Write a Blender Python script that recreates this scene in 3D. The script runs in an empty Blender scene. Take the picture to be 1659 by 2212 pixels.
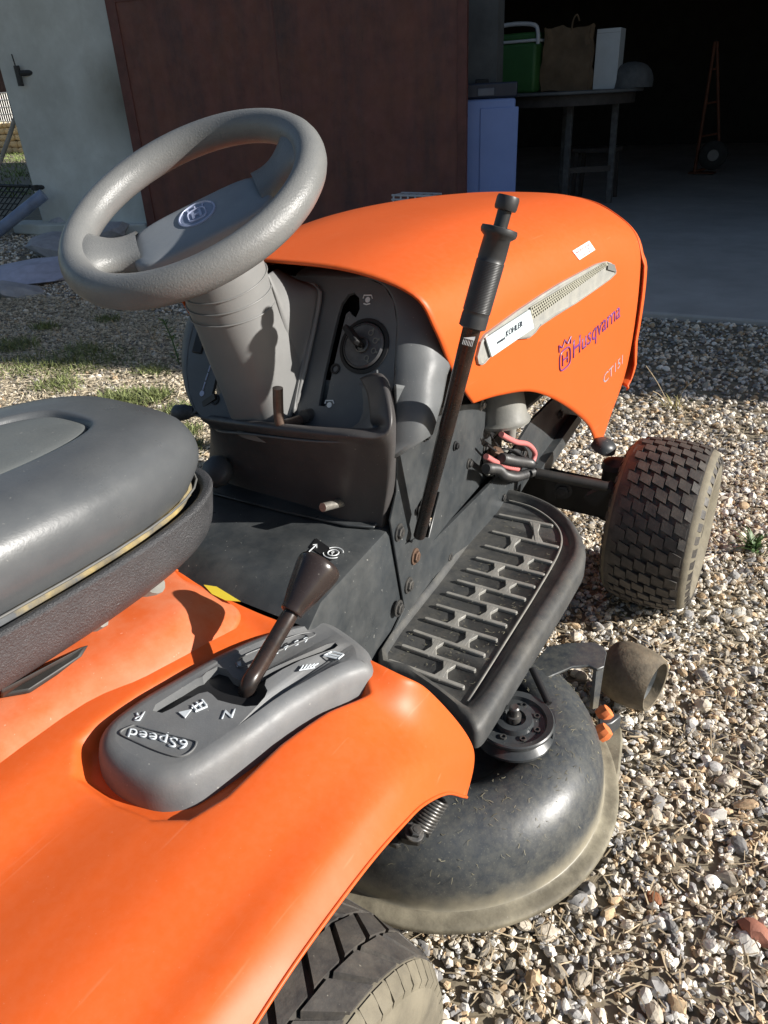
import bpy, bmesh, math, random
import numpy as np
from mathutils import Vector, Matrix, Quaternion, noise
from mathutils.bvhtree import BVHTree
from mathutils.geometry import tessellate_polygon

random.seed(7); rng = np.random.default_rng(7)
S = bpy.context.scene
COL = S.collection
R = math.radians

# ---------------------------------------------------------------- camera
CAMP = Vector((-0.29, -0.756, 1.044))
YAW, PIT, ROL, FPX = R(34.0), R(29.3), R(-2.93), 740.0
_f = Vector((math.cos(PIT)*math.cos(YAW), math.cos(PIT)*math.sin(YAW), -math.sin(PIT)))
_r = Vector((math.sin(YAW), -math.cos(YAW), 0.0)); _u = _r.cross(_f)
CR_ = math.cos(ROL)*_r + math.sin(ROL)*_u
CU_ = -math.sin(ROL)*_r + math.cos(ROL)*_u
cam = bpy.data.cameras.new('camera'); camo = bpy.data.objects.new('camera', cam); COL.objects.link(camo)
camo.matrix_world = Matrix(((CR_.x, CU_.x, -_f.x, CAMP.x), (CR_.y, CU_.y, -_f.y, CAMP.y), (CR_.z, CU_.z, -_f.z, CAMP.z), (0, 0, 0, 1)))
cam.sensor_fit = 'VERTICAL'; cam.sensor_height = 36.0; cam.lens = FPX/1024*36
cam.clip_start = 0.02; cam.clip_end = 400
S.camera = camo

# ---------------------------------------------------------------- light
SUN_AZ, SUN_EL = R(-73), R(24)          # measured in the scene: from +x towards -y
SUN_DIR = Vector((math.cos(SUN_AZ)*math.cos(SUN_EL), math.sin(SUN_AZ)*math.cos(SUN_EL), math.sin(SUN_EL)))
W = bpy.data.worlds.new('World'); S.world = W; W.use_nodes = True
wn = W.node_tree.nodes; wl = W.node_tree.links; wn.clear()
sky = wn.new('ShaderNodeTexSky'); sky.sky_type = 'NISHITA'; sky.sun_disc = False
sky.sun_elevation = SUN_EL; sky.sun_rotation = math.pi/2 - SUN_AZ
sky.air_density = 1.0; sky.dust_density = 1.0; sky.ozone_density = 1.0
bg = wn.new('ShaderNodeBackground'); bg.inputs['Strength'].default_value = 0.052
wo = wn.new('ShaderNodeOutputWorld'); wl.new(sky.outputs[0], bg.inputs[0]); wl.new(bg.outputs[0], wo.inputs[0])
sl = bpy.data.lights.new('sun', 'SUN'); sl.energy = 5.0; sl.angle = R(0.53); sl.color = (1.0, 0.96, 0.90)
so = bpy.data.objects.new('sun', sl); COL.objects.link(so); so.location = (5, -8, 6)
so.rotation_euler = SUN_DIR.to_track_quat('Z', 'Y').to_euler()
S.view_settings.view_transform = 'Standard'; S.view_settings.look = 'None'
S.view_settings.exposure = 0.70; S.view_settings.gamma = 1.0; S.view_settings.use_curve_mapping = False

# ---------------------------------------------------------------- measuring helpers: a sight line through a measured image point, met with a real plane
def ray(px, py):
    x, y = px*768/1659, py*768/1659
    return _f + CR_*((x-384)/FPX) - CU_*((y-512)/FPX)
def at(px, py, x=None, y=None, z=None):
    v = ray(px, py)
    t = (x-CAMP.x)/v.x if x is not None else (y-CAMP.y)/v.y if y is not None else (z-CAMP.z)/v.z
    return CAMP + v*t
def atp(px, py, o, n):
    v = ray(px, py); o = Vector(o); n = Vector(n)
    return CAMP + v*((o-CAMP).dot(n)/v.dot(n))
def onsurf(px, py, bvh, off=0.0):
    p, n, i, d = bvh.ray_cast(CAMP, ray(px, py).normalized())
    if p is None:
        for s in range(1, 40):                      # a hair off the surface edge: step towards the middle of the picture
            p, n, i, d = bvh.ray_cast(CAMP, ray(px+(830-px)*s*.01, py+(1106-py)*s*.01).normalized())
            if p is not None: break
        print('off surface', px, py, s)
    if n.dot(ray(px, py)) > 0: n = -n
    return p + n*off

# ---------------------------------------------------------------- materials
MATS = {}
def mat(name, col, rough=.5, metal=0.0, var=.12, vs=9.0, dust=0.0, dcol=(.42, .36, .27), ds=14.0, speck=0.0, scol=(.6, .58, .52), ss=160.0,
        bump=0.0, bs=240.0, island=0.0, spec=.5, up=False, coat=0.0, col2=None, c2s=3.0, c2t=.55, rvar=.1, stretch=None, scratch=0.0, blot=None, bd=.002, st=(.70, .76), zd=None):
    if name in MATS: return MATS[name]
    m = bpy.data.materials.new(name); MATS[name] = m; m.use_nodes = True
    N = m.node_tree.nodes; L = m.node_tree.links; b = N['Principled BSDF']
    tc = N.new('ShaderNodeTexCoord'); src = tc.outputs['Object']
    def nz(scale, detail=4, rgh=.6):
        n = N.new('ShaderNodeTexNoise'); n.inputs['Scale'].default_value = scale; n.inputs['Detail'].default_value = detail
        n.inputs['Roughness'].default_value = rgh; L.new(src, n.inputs['Vector']); return n.outputs['Fac']
    def rampv(sock, a, c):
        r = N.new('ShaderNodeMapRange'); r.inputs[1].default_value = a; r.inputs[2].default_value = c; r.clamp = True
        L.new(sock, r.inputs[0]); return r.outputs[0]
    def mul(a, k):
        n = N.new('ShaderNodeMath'); n.operation = 'MULTIPLY'; L.new(a, n.inputs[0])
        if isinstance(k, (int, float)): n.inputs[1].default_value = k
        else: L.new(k, n.inputs[1])
        return n.outputs[0]
    def mix(f, a, c, mode='MIX'):
        n = N.new('ShaderNodeMix'); n.data_type = 'RGBA'; n.blend_type = mode
        if isinstance(f, (int, float)): n.inputs[0].default_value = f
        else: L.new(f, n.inputs[0])
        for k, v in ((6, a), (7, c)):
            if isinstance(v, tuple): n.inputs[k].default_value = (*v, 1)
            else: L.new(v, n.inputs[k])
        return n.outputs[2]
    c = tuple(col)
    src0 = src
    if stretch:
        mp = N.new('ShaderNodeMapping'); mp.inputs['Scale'].default_value = stretch; L.new(src, mp.inputs[0]); src = mp.outputs[0]
    if col2 is not None:
        c = mix(rampv(nz(c2s, 6, .65), c2t-.12, c2t+.12), c, tuple(col2))
    src = src0
    if blot:                                        # one stain with a ragged edge at a given place
        vm = N.new('ShaderNodeVectorMath'); vm.operation = 'DISTANCE'; L.new(src, vm.inputs[0]); vm.inputs[1].default_value = blot[0]
        ad = N.new('ShaderNodeMath'); ad.operation = 'MULTIPLY_ADD'; L.new(nz(3.2, 6), ad.inputs[0]); ad.inputs[1].default_value = blot[1]; L.new(vm.outputs['Value'], ad.inputs[2])
        c = mix(mul(rampv(ad.outputs[0], blot[1]*1.5, blot[1]*.55), blot[3]), c, blot[2])
    if var:
        h = N.new('ShaderNodeHueSaturation'); L.new(mul(rampv(nz(vs, 5), .3, .7), 2*var), h.inputs['Value'])
        ad = N.new('ShaderNodeMath'); ad.operation = 'ADD'; ad.inputs[1].default_value = 1-var
        L.new(h.inputs['Value'].links[0].from_socket, ad.inputs[0]); L.new(ad.outputs[0], h.inputs['Value'])
        if isinstance(c, tuple): h.inputs['Color'].default_value = (*c, 1)
        else: L.new(c, h.inputs['Color'])
        c = h.outputs['Color']
    if island:
        g = N.new('ShaderNodeNewGeometry'); h = N.new('ShaderNodeHueSaturation')
        mr = N.new('ShaderNodeMapRange'); mr.inputs[3].default_value = 1-island; mr.inputs[4].default_value = 1+island
        L.new(g.outputs['Random Per Island'], mr.inputs[0]); L.new(mr.outputs[0], h.inputs['Value'])
        if isinstance(c, tuple): h.inputs['Color'].default_value = (*c, 1)
        else: L.new(c, h.inputs['Color'])
        c = h.outputs['Color']
    if dust:
        f = mul(rampv(nz(ds, 8, .7), .38, .72), dust)
        if up:
            g = N.new('ShaderNodeNewGeometry'); sx = N.new('ShaderNodeSeparateXYZ'); L.new(g.outputs['Normal'], sx.inputs[0])
            f = mul(f, rampv(sx.outputs[2], -.1, .8))
        c = mix(f, c, tuple(dcol))
    if scratch:                                     # faint hairline scuffs along the length
        mp = N.new('ShaderNodeMapping'); mp.inputs['Scale'].default_value = (5, 120, 120); mp.inputs['Rotation'].default_value = (0, .2, .35); L.new(src0, mp.inputs[0]); src = mp.outputs[0]
        c = mix(mul(rampv(nz(1.0, 2, .5), .70, .76), scratch), c, (.85, .40, .24)); src = src0
    if zd:                                          # caked mud that climbs from the lower rim
        sx = N.new('ShaderNodeSeparateXYZ'); L.new(src, sx.inputs[0])
        ad = N.new('ShaderNodeMath'); ad.operation = 'MULTIPLY_ADD'; L.new(nz(26, 6), ad.inputs[0]); ad.inputs[1].default_value = -.05; L.new(sx.outputs[2], ad.inputs[2])
        c = mix(mul(rampv(ad.outputs[0], zd[1], zd[0]), zd[2]), c, (.36, .32, .23))
    if speck:
        c = mix(mul(rampv(nz(ss, 3, .6), st[0], st[1]), speck), c, tuple(scol))
    if isinstance(c, tuple): b.inputs['Base Color'].default_value = (*c, 1)
    else: L.new(c, b.inputs['Base Color'])
    b.inputs['Metallic'].default_value = metal
    b.inputs['Specular IOR Level'].default_value = spec
    if coat: b.inputs['Coat Weight'].default_value = coat; b.inputs['Coat Roughness'].default_value = .12
    mr = N.new('ShaderNodeMapRange'); L.new(nz(vs*2.3, 5), mr.inputs[0]); mr.inputs[1].default_value = .3; mr.inputs[2].default_value = .7
    mr.inputs[3].default_value = max(.02, rough-rvar); mr.inputs[4].default_value = min(1, rough+rvar); L.new(mr.outputs[0], b.inputs['Roughness'])
    if bump:
        bp = N.new('ShaderNodeBump'); bp.inputs['Strength'].default_value = bump; bp.inputs['Distance'].default_value = bd
        L.new(nz(bs, 4), bp.inputs['Height']); L.new(bp.outputs[0], b.inputs['Normal'])
    return m

ORANGE = mat('orange_paint', (.66, .106, .016), .47, spec=.40, scratch=.10, var=.012, vs=3, rvar=.03, dust=.05, dcol=(.75, .42, .26), ds=90, speck=.2, scol=(.8, .5, .35), ss=330, up=True)
ORANGE_D = mat('dusty_orange_paint', (.62, .112, .024), .55, var=.06, vs=6, dust=.5, dcol=(.66, .33, .2), ds=9, speck=.5, scol=(.85, .62, .5), ss=230, up=True)
BLACKP = mat('dark_grey_plastic', (.055, .058, .062), .42, var=.2, vs=14, dust=.22, dcol=(.2, .19, .17), ds=30, speck=.5, ss=240, bump=.12, bs=420)
DASHM = mat('dashboard_plastic', (.108, .115, .120), .5, var=.14, vs=12, dust=.18, dcol=(.2, .2, .19), ds=22, speck=.55, ss=300, bump=.08, bs=500)
BROWNP = mat('console_plastic', (.058, .055, .055), .48, var=.16, vs=10, dust=.2, dcol=(.13, .11, .1), ds=12, speck=.5, ss=260, bump=.08, bs=400)
GREYP = mat('steering_grey_plastic', (.170, .173, .170), .36, var=.07, vs=16, dust=.15, dcol=(.3, .29, .27), ds=40, speck=.3, scol=(.6, .6, .58), ss=300, bump=.35, bs=420)
COLM = mat('column_grey_plastic', (.20, .20, .196), .5, var=.06, vs=10, dust=.1, dcol=(.3, .28, .25), ds=20, speck=.25, scol=(.2, .19, .18), ss=280, bump=.06, bs=500)
PADM = mat('hub_grey_plastic', (.23, .25, .27), .42, var=.06, vs=20, dust=.1, dcol=(.45, .43, .4), ds=34, bump=.05, bs=500)
CONS = mat('shift_console_plastic', (.145, .15, .155), .5, var=.16, vs=16, dust=.3, dcol=(.26, .25, .23), ds=18, speck=.5, ss=260, bump=.1, bs=420)
STEELP = mat('black_painted_steel', (.035, .04, .044), .36, var=.22, vs=10, dust=.28, dcol=(.17, .17, .16), ds=16, speck=.75, scol=(.55, .54, .5), ss=170, bump=.05, bs=160)
DECKM = mat('deck_steel', (.042, .048, .055), .43, var=.25, vs=10, dust=.42, dcol=(.17, .165, .135), ds=75, speck=.35, scol=(.26, .25, .2), ss=420, st=(.62, .70), bump=.12, bs=130, zd=(.035, .085, .85))
DUSTY = mat('dusty_skirt_steel', (.125, .11, .078), .7, var=.25, vs=16, dust=.6, dcol=(.40, .36, .26), ds=20, speck=.5, ss=150, bump=.2, bs=160)
FOOTM = mat('foot_plate_rubber', (.05, .052, .053), .5, var=.25, vs=18, dust=.55, dcol=(.17, .16, .135), ds=22, speck=.5, ss=240, bump=.15, bs=300, up=True)
RIBM = mat('worn_rib_rubber', (.25, .245, .225), .5, var=.25, vs=30, dust=.4, dcol=(.3, .28, .23), ds=40, bump=.1, bs=300)
SEATM = mat('seat_vinyl', (.078, .084, .090), .34, var=.08, vs=5, dust=.14, dcol=(.2, .2, .19), ds=10, speck=.18, ss=120, bump=.10, bs=260)
INSET = mat('seat_inset_vinyl', (.115, .125, .125), .55, var=.1, vs=9, dust=.2, dcol=(.2, .2, .18), ds=14, speck=.35, ss=110, bump=.16, bs=190)
PANM = mat('seat_pan_textured_plastic', (.045, .046, .05), .38, var=.15, vs=14, dust=.12, dcol=(.16, .16, .16), ds=30, bump=.8, bs=420, bd=.004, spec=.7)
FOAM = mat('yellow_seat_foam', (.44, .32, .10), .9, var=.3, vs=40, col2=(.09, .095, .1), c2s=9, c2t=.46, bump=.4, bs=180)
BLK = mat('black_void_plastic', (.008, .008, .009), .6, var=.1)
DARK = mat('oily_dark_metal', (.022, .021, .02), .55, var=.3, vs=12, dust=.25, dcol=(.08, .075, .065), ds=12)
GRAYM = mat('dusty_grey_metal', (.19, .19, .175), .6, var=.25, vs=14, dust=.4, dcol=(.3, .28, .23), ds=16, bump=.15, bs=180)
LEVERM = mat('lever_black_steel', (.018, .015, .014), .28, var=.3, vs=20, speck=.4, scol=(.4, .3, .25), ss=150, col2=(.05, .026, .018), c2s=16, c2t=.6)
KNOBM = mat('brown_black_knob', (.030, .022, .02), .25, var=.2, vs=14, speck=.5, ss=170, coat=.15)
GRIPM = mat('grip_rubber', (.028, .029, .031), .42, var=.15, vs=20, dust=.2, dcol=(.1, .1, .1), ds=30)
BOLT = mat('bolt_steel', (.10, .10, .10), .35, metal=.6, var=.3, vs=60, dust=.3, dcol=(.25, .22, .17), ds=60)
RUSTB = mat('rusty_bolt_steel', (.16, .10, .07), .5, metal=.4, var=.3, vs=60)
WORN = mat('worn_bare_steel', (.42, .40, .36), .35, metal=.7, var=.25, vs=40, dust=.3, dcol=(.12, .07, .04), ds=50)
RODM = mat('browned_rod_steel', (.10, .065, .05), .4, metal=.3, var=.35, vs=40, dust=.3, dcol=(.3, .26, .2), ds=50)
TYRE = mat('tyre_rubber', (.046, .043, .041), .6, var=.25, vs=24, dust=.6, dcol=(.16, .14, .115), ds=30, speck=.5, scol=(.4, .37, .3), ss=260, bump=.25, bs=220)
SIDEW = mat('dusty_sidewall_rubber', (.15, .132, .098), .85, var=.25, vs=26, dust=.5, dcol=(.27, .24, .17), ds=22, bump=.3, bs=160)
RIMM = mat('dusty_rim_paint', (.42, .41, .36), .6, var=.2, vs=18, dust=.4, dcol=(.4, .35, .26), ds=16)
ROLLM = mat('dirty_roller_plastic', (.11, .092, .066), .75, var=.35, vs=40, dust=.6, dcol=(.30, .24, .16), ds=36, bump=.6, bs=120)
PIPE = mat('pale_seat_piping', (.12, .12, .115), .6, var=.2, vs=30)
ROLLI = mat('grey_roller_bore', (.3, .31, .31), .5, var=.2, vs=30)
VENT = mat('grey_vent_plastic', (.30, .30, .28), .5, var=.12, vs=30, dust=.3, dcol=(.4, .37, .28), ds=30)
VMESH = mat('vent_mesh_cream', (.36, .35, .28), .5, var=.1)
WHITE = mat('white_print', (.78, .80, .80), .5, var=.03)
PLATE = mat('pale_blue_white_plate', (.62, .70, .72), .35, var=.02)
TXTD = mat('dark_print', (.05, .06, .08), .5, var=0)
PURP = mat('purple_print', (.17, .045, .19), .4, var=.05)
REDP = mat('red_print', (.6, .2, .2), .5, var=0)
GREYT = mat('grey_print', (.3, .3, .33), .5, var=0)
EMB = mat('emblem_silver', (.46, .50, .66), .3, metal=.3, var=.05)
EMBD = mat('emblem_grey', (.22, .26, .36), .4, var=.05)
YEL = mat('yellow_sticker', (.72, .56, .05), .4, var=.06)
PINK = mat('pink_hose', (.62, .20, .19), .35, var=.06)
CORR = mat('corrugated_black_tube', (.03, .03, .032), .5, dust=.3, dcol=(.15, .14, .12), ds=50)
ORTAG = mat('orange_plastic_tag', (.75, .2, .06), .6, var=.35, vs=60)

# ---------------------------------------------------------------- building helpers
def link(name, me, m=None, parent=None, smooth=None, mods=()):
    o = bpy.data.objects.new(name, me); COL.objects.link(o)
    if m is not None and len(me.materials) == 0:
        for q in (m if isinstance(m, (list, tuple)) else [m]): me.materials.append(q)
    if parent is not None: o.parent = parent
    if smooth is not None: shade(me, smooth)
    for md in mods: md(o)
    return o
def shade(me, ang):
    n = len(me.polygons)
    if n == 0: return
    me.polygons.foreach_set('use_smooth', [True]*n)
    if ang < 180:
        bm = bmesh.new(); bm.from_mesh(me)
        for e in bm.edges:
            if len(e.link_faces) == 2: e.smooth = e.calc_face_angle(0) < R(ang)
        bm.to_mesh(me); bm.free()
def subsurf(l=1):
    def f(o):
        m = o.modifiers.new('subsurf', 'SUBSURF'); m.levels = l; m.render_levels = l
    return f
def solid(t, off=-1):
    def f(o):
        m = o.modifiers.new('solidify', 'SOLIDIFY'); m.thickness = t; m.offset = off
    return f
def bevel(w, seg=2, ang=35):
    def f(o):
        m = o.modifiers.new('bevel', 'BEVEL'); m.width = w; m.segments = seg; m.limit_method = 'ANGLE'; m.angle_limit = R(ang)
    return f
def tag(o, label=None, cat=None, group=None, kind=None):
    if label: o['label'] = label
    if cat: o['category'] = cat
    if group: o['group'] = group
    if kind: o['kind'] = kind
    return o
def thing(name, label, cat, loc=(0, 0, 0), rz=0, group=None):
    o = bpy.data.objects.new(name, None); COL.objects.link(o); o.empty_display_size = .1
    o.location = loc; o.rotation_euler = (0, 0, rz)
    return tag(o, label, cat, group)
def me_from(vs, fs, name='m'):
    me = bpy.data.meshes.new(name); me.from_pydata([tuple(v) for v in vs], [], [tuple(f) for f in fs]); me.update()
    bm = bmesh.new(); bm.from_mesh(me); bmesh.ops.recalc_face_normals(bm, faces=bm.faces); bm.to_mesh(me); bm.free()
    return me
class MB:
    def __init__(s): s.v = []; s.f = []; s.m = []; s.cm = 0
    def add(s, vs, fs):
        b = len(s.v); s.v += [Vector(v) for v in vs]; s.f += [tuple(i+b for i in f) for f in fs]; s.m += [s.cm]*len(fs); return s
    def box(s, c, size, M=None):
        c = Vector(c); h = Vector(size)/2; M = M or Matrix.Identity(3)
        vs = [c + M @ Vector((x*h.x, y*h.y, z*h.z)) for x in (-1, 1) for y in (-1, 1) for z in (-1, 1)]
        return s.add(vs, [(0, 1, 3, 2), (4, 6, 7, 5), (0, 4, 5, 1), (2, 3, 7, 6), (0, 2, 6, 4), (1, 5, 7, 3)])
    def bar(s, a, b, w, h, up=(0, 0, 1)):
        a = Vector(a); b = Vector(b); d = (b-a); L = d.length; d.normalize(); u = Vector(up); sd = d.cross(u).normalized(); u = sd.cross(d)
        return s.box((a+b)/2, (L, w, h), Matrix((d, sd, u)).transposed())
    def tube(s, pts, rad, n=12, caps=True):
        pts = [Vector(p) for p in pts]; k = len(pts)
        rad = rad if isinstance(rad, (list, tuple)) else [rad]*k
        vs = []; pu = None
        for i, p in enumerate(pts):
            d = (pts[min(i+1, k-1)]-pts[max(i-1, 0)]).normalized()
            if pu is None:
                pu = Vector((0, 0, 1)) if abs(d.z) < .9 else Vector((1, 0, 0))
            sd = d.cross(pu).normalized(); pu = sd.cross(d).normalized()
            for j in range(n):
                a = 2*math.pi*j/n; vs.append(p+(sd*math.cos(a)+pu*math.sin(a))*rad[i])
        fs = [(i*n+j, i*n+(j+1) % n, (i+1)*n+(j+1) % n, (i+1)*n+j) for i in range(k-1) for j in range(n)]
        if caps: fs += [tuple(range(n-1, -1, -1)), tuple(range((k-1)*n, k*n))]
        return s.add(vs, fs)
    def lathe(s, prof, c, ax=(0, 0, 1), n=32, caps=True):
        # prof: list of (radius, height along the axis)
        ax = Vector(ax).normalized(); c = Vector(c); q = ax.to_track_quat('Z', 'Y').to_matrix()
        vs = [c + q @ Vector((r*math.cos(2*math.pi*j/n), r*math.sin(2*math.pi*j/n), h)) for r, h in prof for j in range(n)]
        k = len(prof)
        fs = [(i*n+j, i*n+(j+1) % n, (i+1)*n+(j+1) % n, (i+1)*n+j) for i in range(k-1) for j in range(n)]
        if caps: fs += [tuple(range(n-1, -1, -1)), tuple(range((k-1)*n, k*n))]
        return s.add(vs, fs)
    def prism(s, poly, ext):
        # poly: list of 3-D points of one face, ext: vector of the thickness
        ext = Vector(ext); n = len(poly); P = [Vector(p) for p in poly]
        vs = P+[p+ext for p in P]; tr = [tuple(t) for t in tessellate_polygon([P])]
        fs = tr+[(a+n, c+n, b+n) for a, b, c in tr]+[(i, (i+1) % n, n+(i+1) % n, n+i) for i in range(n)]
        return s.add(vs, fs)
    def build(s, name, m, parent=None, smooth=35, mods=()):
        me = me_from(s.v, s.f, name)
        ms = m if isinstance(m, (list, tuple)) else [m]
        for q in ms: me.materials.append(q)
        if len(ms) > 1: me.polygons.foreach_set('material_index', s.m)
        return link(name, me, None, parent, smooth, mods)
def crv(pts, n, closed=False):
    P = [Vector(p) for p in pts]; k = len(P); out = []
    segs = k if closed else k-1
    for i in range(segs):
        if closed: a, b, c, d = P[(i-1) % k], P[i], P[(i+1) % k], P[(i+2) % k]
        else: a, b, c, d = P[max(i-1, 0)], P[i], P[i+1], P[min(i+2, k-1)]
        for j in range(n):
            t = j/n
            out.append(.5*((2*b)+(c-a)*t+(2*a-5*b+4*c-d)*t*t+(3*b-a-3*c+d)*t**3))
    if not closed: out.append(P[-1])
    return out
def net(rows, nu, nv, closed_v=False):
    A = [crv(r, nv, closed_v) for r in rows]; m = len(A[0])
    cols = [crv([A[i][j] for i in range(len(A))], nu) for j in range(m)]
    n = len(cols[0]); vs = [cols[j][i] for i in range(n) for j in range(m)]
    fs = []
    for i in range(n-1):
        for j in range(m if closed_v else m-1): fs.append((i*m+j, i*m+(j+1) % m, (i+1)*m+(j+1) % m, (i+1)*m+j))
    return vs, fs
def plate(outline, holes, ext, name, m, parent, hole_depth=None, smooth=30, mods=()):
    """flat plate with real openings: outline and holes are loops of 3-D points in one plane, ext is the thickness vector"""
    ext = Vector(ext); loops = [[Vector(p) for p in L] for L in [outline]+list(holes)]
    flat = [p for L in loops for p in L]; tr = tessellate_polygon(loops); n = len(flat)
    vs = flat+[p+ext for p in flat]; fs = [tuple(t) for t in tr]+[(a+n, c+n, b+n) for a, b, c in tr]
    b = 0
    for L in loops:
        k = len(L); fs += [(b+i, b+(i+1) % k, n+b+(i+1) % k, n+b+i) for i in range(k)]; b += k
    return link(name, me_from(vs, fs, name), m, parent, smooth, mods)
def text(body, p0, p1, up, height, name, m, parent, ext=.0006, nrm=None, bold=0.0):
    """flat lettering: baseline from p0 to p1, capital height along up"""
    cu = bpy.data.curves.new(name, 'FONT'); cu.body = body; cu.resolution_u = 3; cu.offset = bold
    o = bpy.data.objects.new('tmp', cu); COL.objects.link(o)
    dg = bpy.context.evaluated_depsgraph_get(); me = bpy.data.meshes.new_from_object(o.evaluated_get(dg)); bpy.data.objects.remove(o)
    co = np.array([v.co for v in me.vertices]); x0, x1 = co[:, 0].min(), co[:, 0].max()
    p0 = Vector(p0); p1 = Vector(p1); up = Vector(up).normalized()
    n = nrm if nrm is not None else (p1-p0).cross(up).normalized()
    bm = bmesh.new(); bm.from_mesh(me)
    for v in bm.verts:
        v.co = p0+(p1-p0)*((v.co.x-x0)/(x1-x0))+up*(v.co.y/.7*height)
    g = bmesh.ops.extrude_face_region(bm, geom=bm.faces[:])
    for v in g['geom']:
        if isinstance(v, bmesh.types.BMVert): v.co += n*ext
    bmesh.ops.recalc_face_normals(bm, faces=bm.faces); bm.to_mesh(me); bm.free()
    me.name = name
    return link(name, me, m, parent)
def hexbolt(mb, c, n, r=.008, h=.006, washer=True):
    c = Vector(c); n = Vector(n).normalized()
    if washer: mb.lathe([(r*1.45, -.001), (r*1.45, .0015), (r*1.2, .002)], c, n, 14)
    mb.lathe([(r, .002), (r, h), (r*.85, h+.001)], c, n, 6)
    mb.lathe([(r*.5, h), (r*.5, h+.002)], c, n, 8)
    return mb
# ================================================================ ground and garage
SOIL = mat('straw_littered_soil', (.20, .165, .115), .95, var=.3, vs=16, col2=(.11, .095, .075), c2s=7, dust=.6, dcol=(.42, .36, .25), ds=34, speck=.6, scol=(.55, .52, .45), ss=70, bump=.8, bs=60)
CONC = mat('garage_concrete', (.46, .455, .44), .85, var=.15, vs=1.4, dust=.3, dcol=(.22, .21, .2), ds=5, speck=.25, scol=(.08, .08, .08), ss=14, bump=.15, bs=40)
def gz(x, y): return 0.012*math.sin(x*2.1+y*1.3)*math.sin(y*1.7-x*.6)*min(1, max(0, (abs(x-.6)+abs(y)-.6)))
xs = np.concatenate([np.linspace(-60, -2, 14), np.linspace(-1.5, 6.5, 80), np.linspace(8, 90, 16)]); ys = np.concatenate([np.linspace(-70, -3, 14), np.linspace(-2.5, 7, 90), np.linspace(8, 90, 16)])
vs_ = [(x, y, gz(x, y)-.004) for x in xs for y in ys]; k = len(ys)
fs_ = [(i*k+j, (i+1)*k+j, (i+1)*k+j+1, i*k+j+1) for i in range(len(xs)-1) for j in range(k-1)]
tag(link('ground', me_from(vs_, fs_), SOIL, None, 180), kind='structure')
FX = 4.763                                             # front face of the garage
mb = MB(); mb.prism([(3.62, 1.9, .022), (3.66, 1.2, .022), (3.60, .4, .022), (3.70, -.6, .022), (3.66, -4, .022), (16.5, -4, .022), (15.0, 7.6, .022), (5.2, 5.6, .022), (4.9, 4.6, .022), (4.3, 3.0, .022)], (0, 0, -.06))
mb.v = [v for v in mb.v]
tag(mb.build('concrete_floor', CONC, None, mods=(bevel(.012),)), kind='structure')

RUST = mat('rust_brown_door_paint', (.150, .055, .045), .62, var=.2, vs=7, col2=(.066, .038, .040), c2s=1.6, stretch=(2.4, 2.4, .3), dust=.55, dcol=(.20, .075, .040), ds=5, speck=.35, scol=(.03, .012, .012), ss=18, bump=.25, bs=60)
RUSTD = mat('rust_brown_frame', (.12, .040, .034), .6, var=.3, vs=8, dust=.3, dcol=(.13, .06, .04), ds=12)
DIM = mat('dark_inner_wall', (.045, .042, .04), .95, var=.2, vs=3)  # near-black tone of the inner walls
ROOFM = mat('clay_tile', (.30, .12, .07), .85, var=.25, vs=6)
GAR = thing('garage', 'garage with grey rendered wall, rust-brown sliding door and dark open doorway', 'garage')
HG = 3.9
GP = Vector((FX, 5.15, 0)); GA = R(11.2); GROT = Matrix.Rotation(GA, 3, 'Z')       # the front is turned a little from the mower's axes
def gloc(p): return GROT.transposed() @ (p-GP)+GP                                    # world to garage
def gw(x, y, z=0.0): return GROT @ (Vector((x, y, z))-GP)+GP                        # garage to world
def gat(px, py, x): return gloc(atp(px, py, gw(x, 5), GROT @ Vector((1, 0, 0))))
GAR.location = GP-GROT @ GP; GAR.rotation_euler = (0, 0, GA)
yL = 6.50
PLASTER = mat('grey_green_render', (.66, .69, .66), .9, var=.10, vs=2.2, col2=(.55, .575, .54), c2s=1.6, dust=.25, dcol=(.24, .22, .17), ds=2.0, speck=.2, scol=(.15, .15, .14), ss=26, bump=.35, bs=34, blot=(tuple(gat(262, 215, FX)), .46, (.19, .18, .14), .9))
# battered left wall end
mb = MB(); mb.add([(FX, yL-.03, -.1), (FX, 5.10, -.1), (FX, 5.10, HG), (FX, yL+.10, HG), (FX+.5, yL-.03, -.1), (FX+.5, 5.10, -.1), (FX+.5, 5.10, HG), (FX+.5, yL+.10, HG)],
                  [(0, 3, 2, 1), (4, 5, 6, 7), (0, 4, 7, 3), (1, 2, 6, 5), (2, 3, 7, 6), (0, 1, 5, 4)])
wall = mb.build('wall', PLASTER, GAR, mods=(bevel(.03, 3),)); wall['label'] = 'grey-green rendered wall end with a dark damp stain'
STAIN = mat('damp_stain_render', (.20, .19, .155), .95, var=.2, vs=6)
mb = MB(); mb.box((FX+.35, -10.0, HG/2-.05), (.4, 12.0, HG+.1)); mb.build('wall', PLASTER, GAR)
mb = MB(); mb.box((FX+.35, .55, (2.75+HG)/2), (.4, 9.0, HG-2.75)); mb.build('lintel_wall', PLASTER, GAR)
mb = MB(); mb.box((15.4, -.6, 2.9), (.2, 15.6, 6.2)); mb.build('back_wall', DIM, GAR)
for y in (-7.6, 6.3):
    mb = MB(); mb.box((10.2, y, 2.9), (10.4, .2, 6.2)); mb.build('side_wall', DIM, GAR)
mb = MB(); mb.prism([(FX-.0, -16.2, HG+.01), (FX-.0, yL+.1, HG+.01), (15.8, yL+.1, HG+1.6), (15.8, -16.2, HG+1.6)], (0, 0, .08)); roof = mb.build('roof', ROOFM, GAR)
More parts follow.
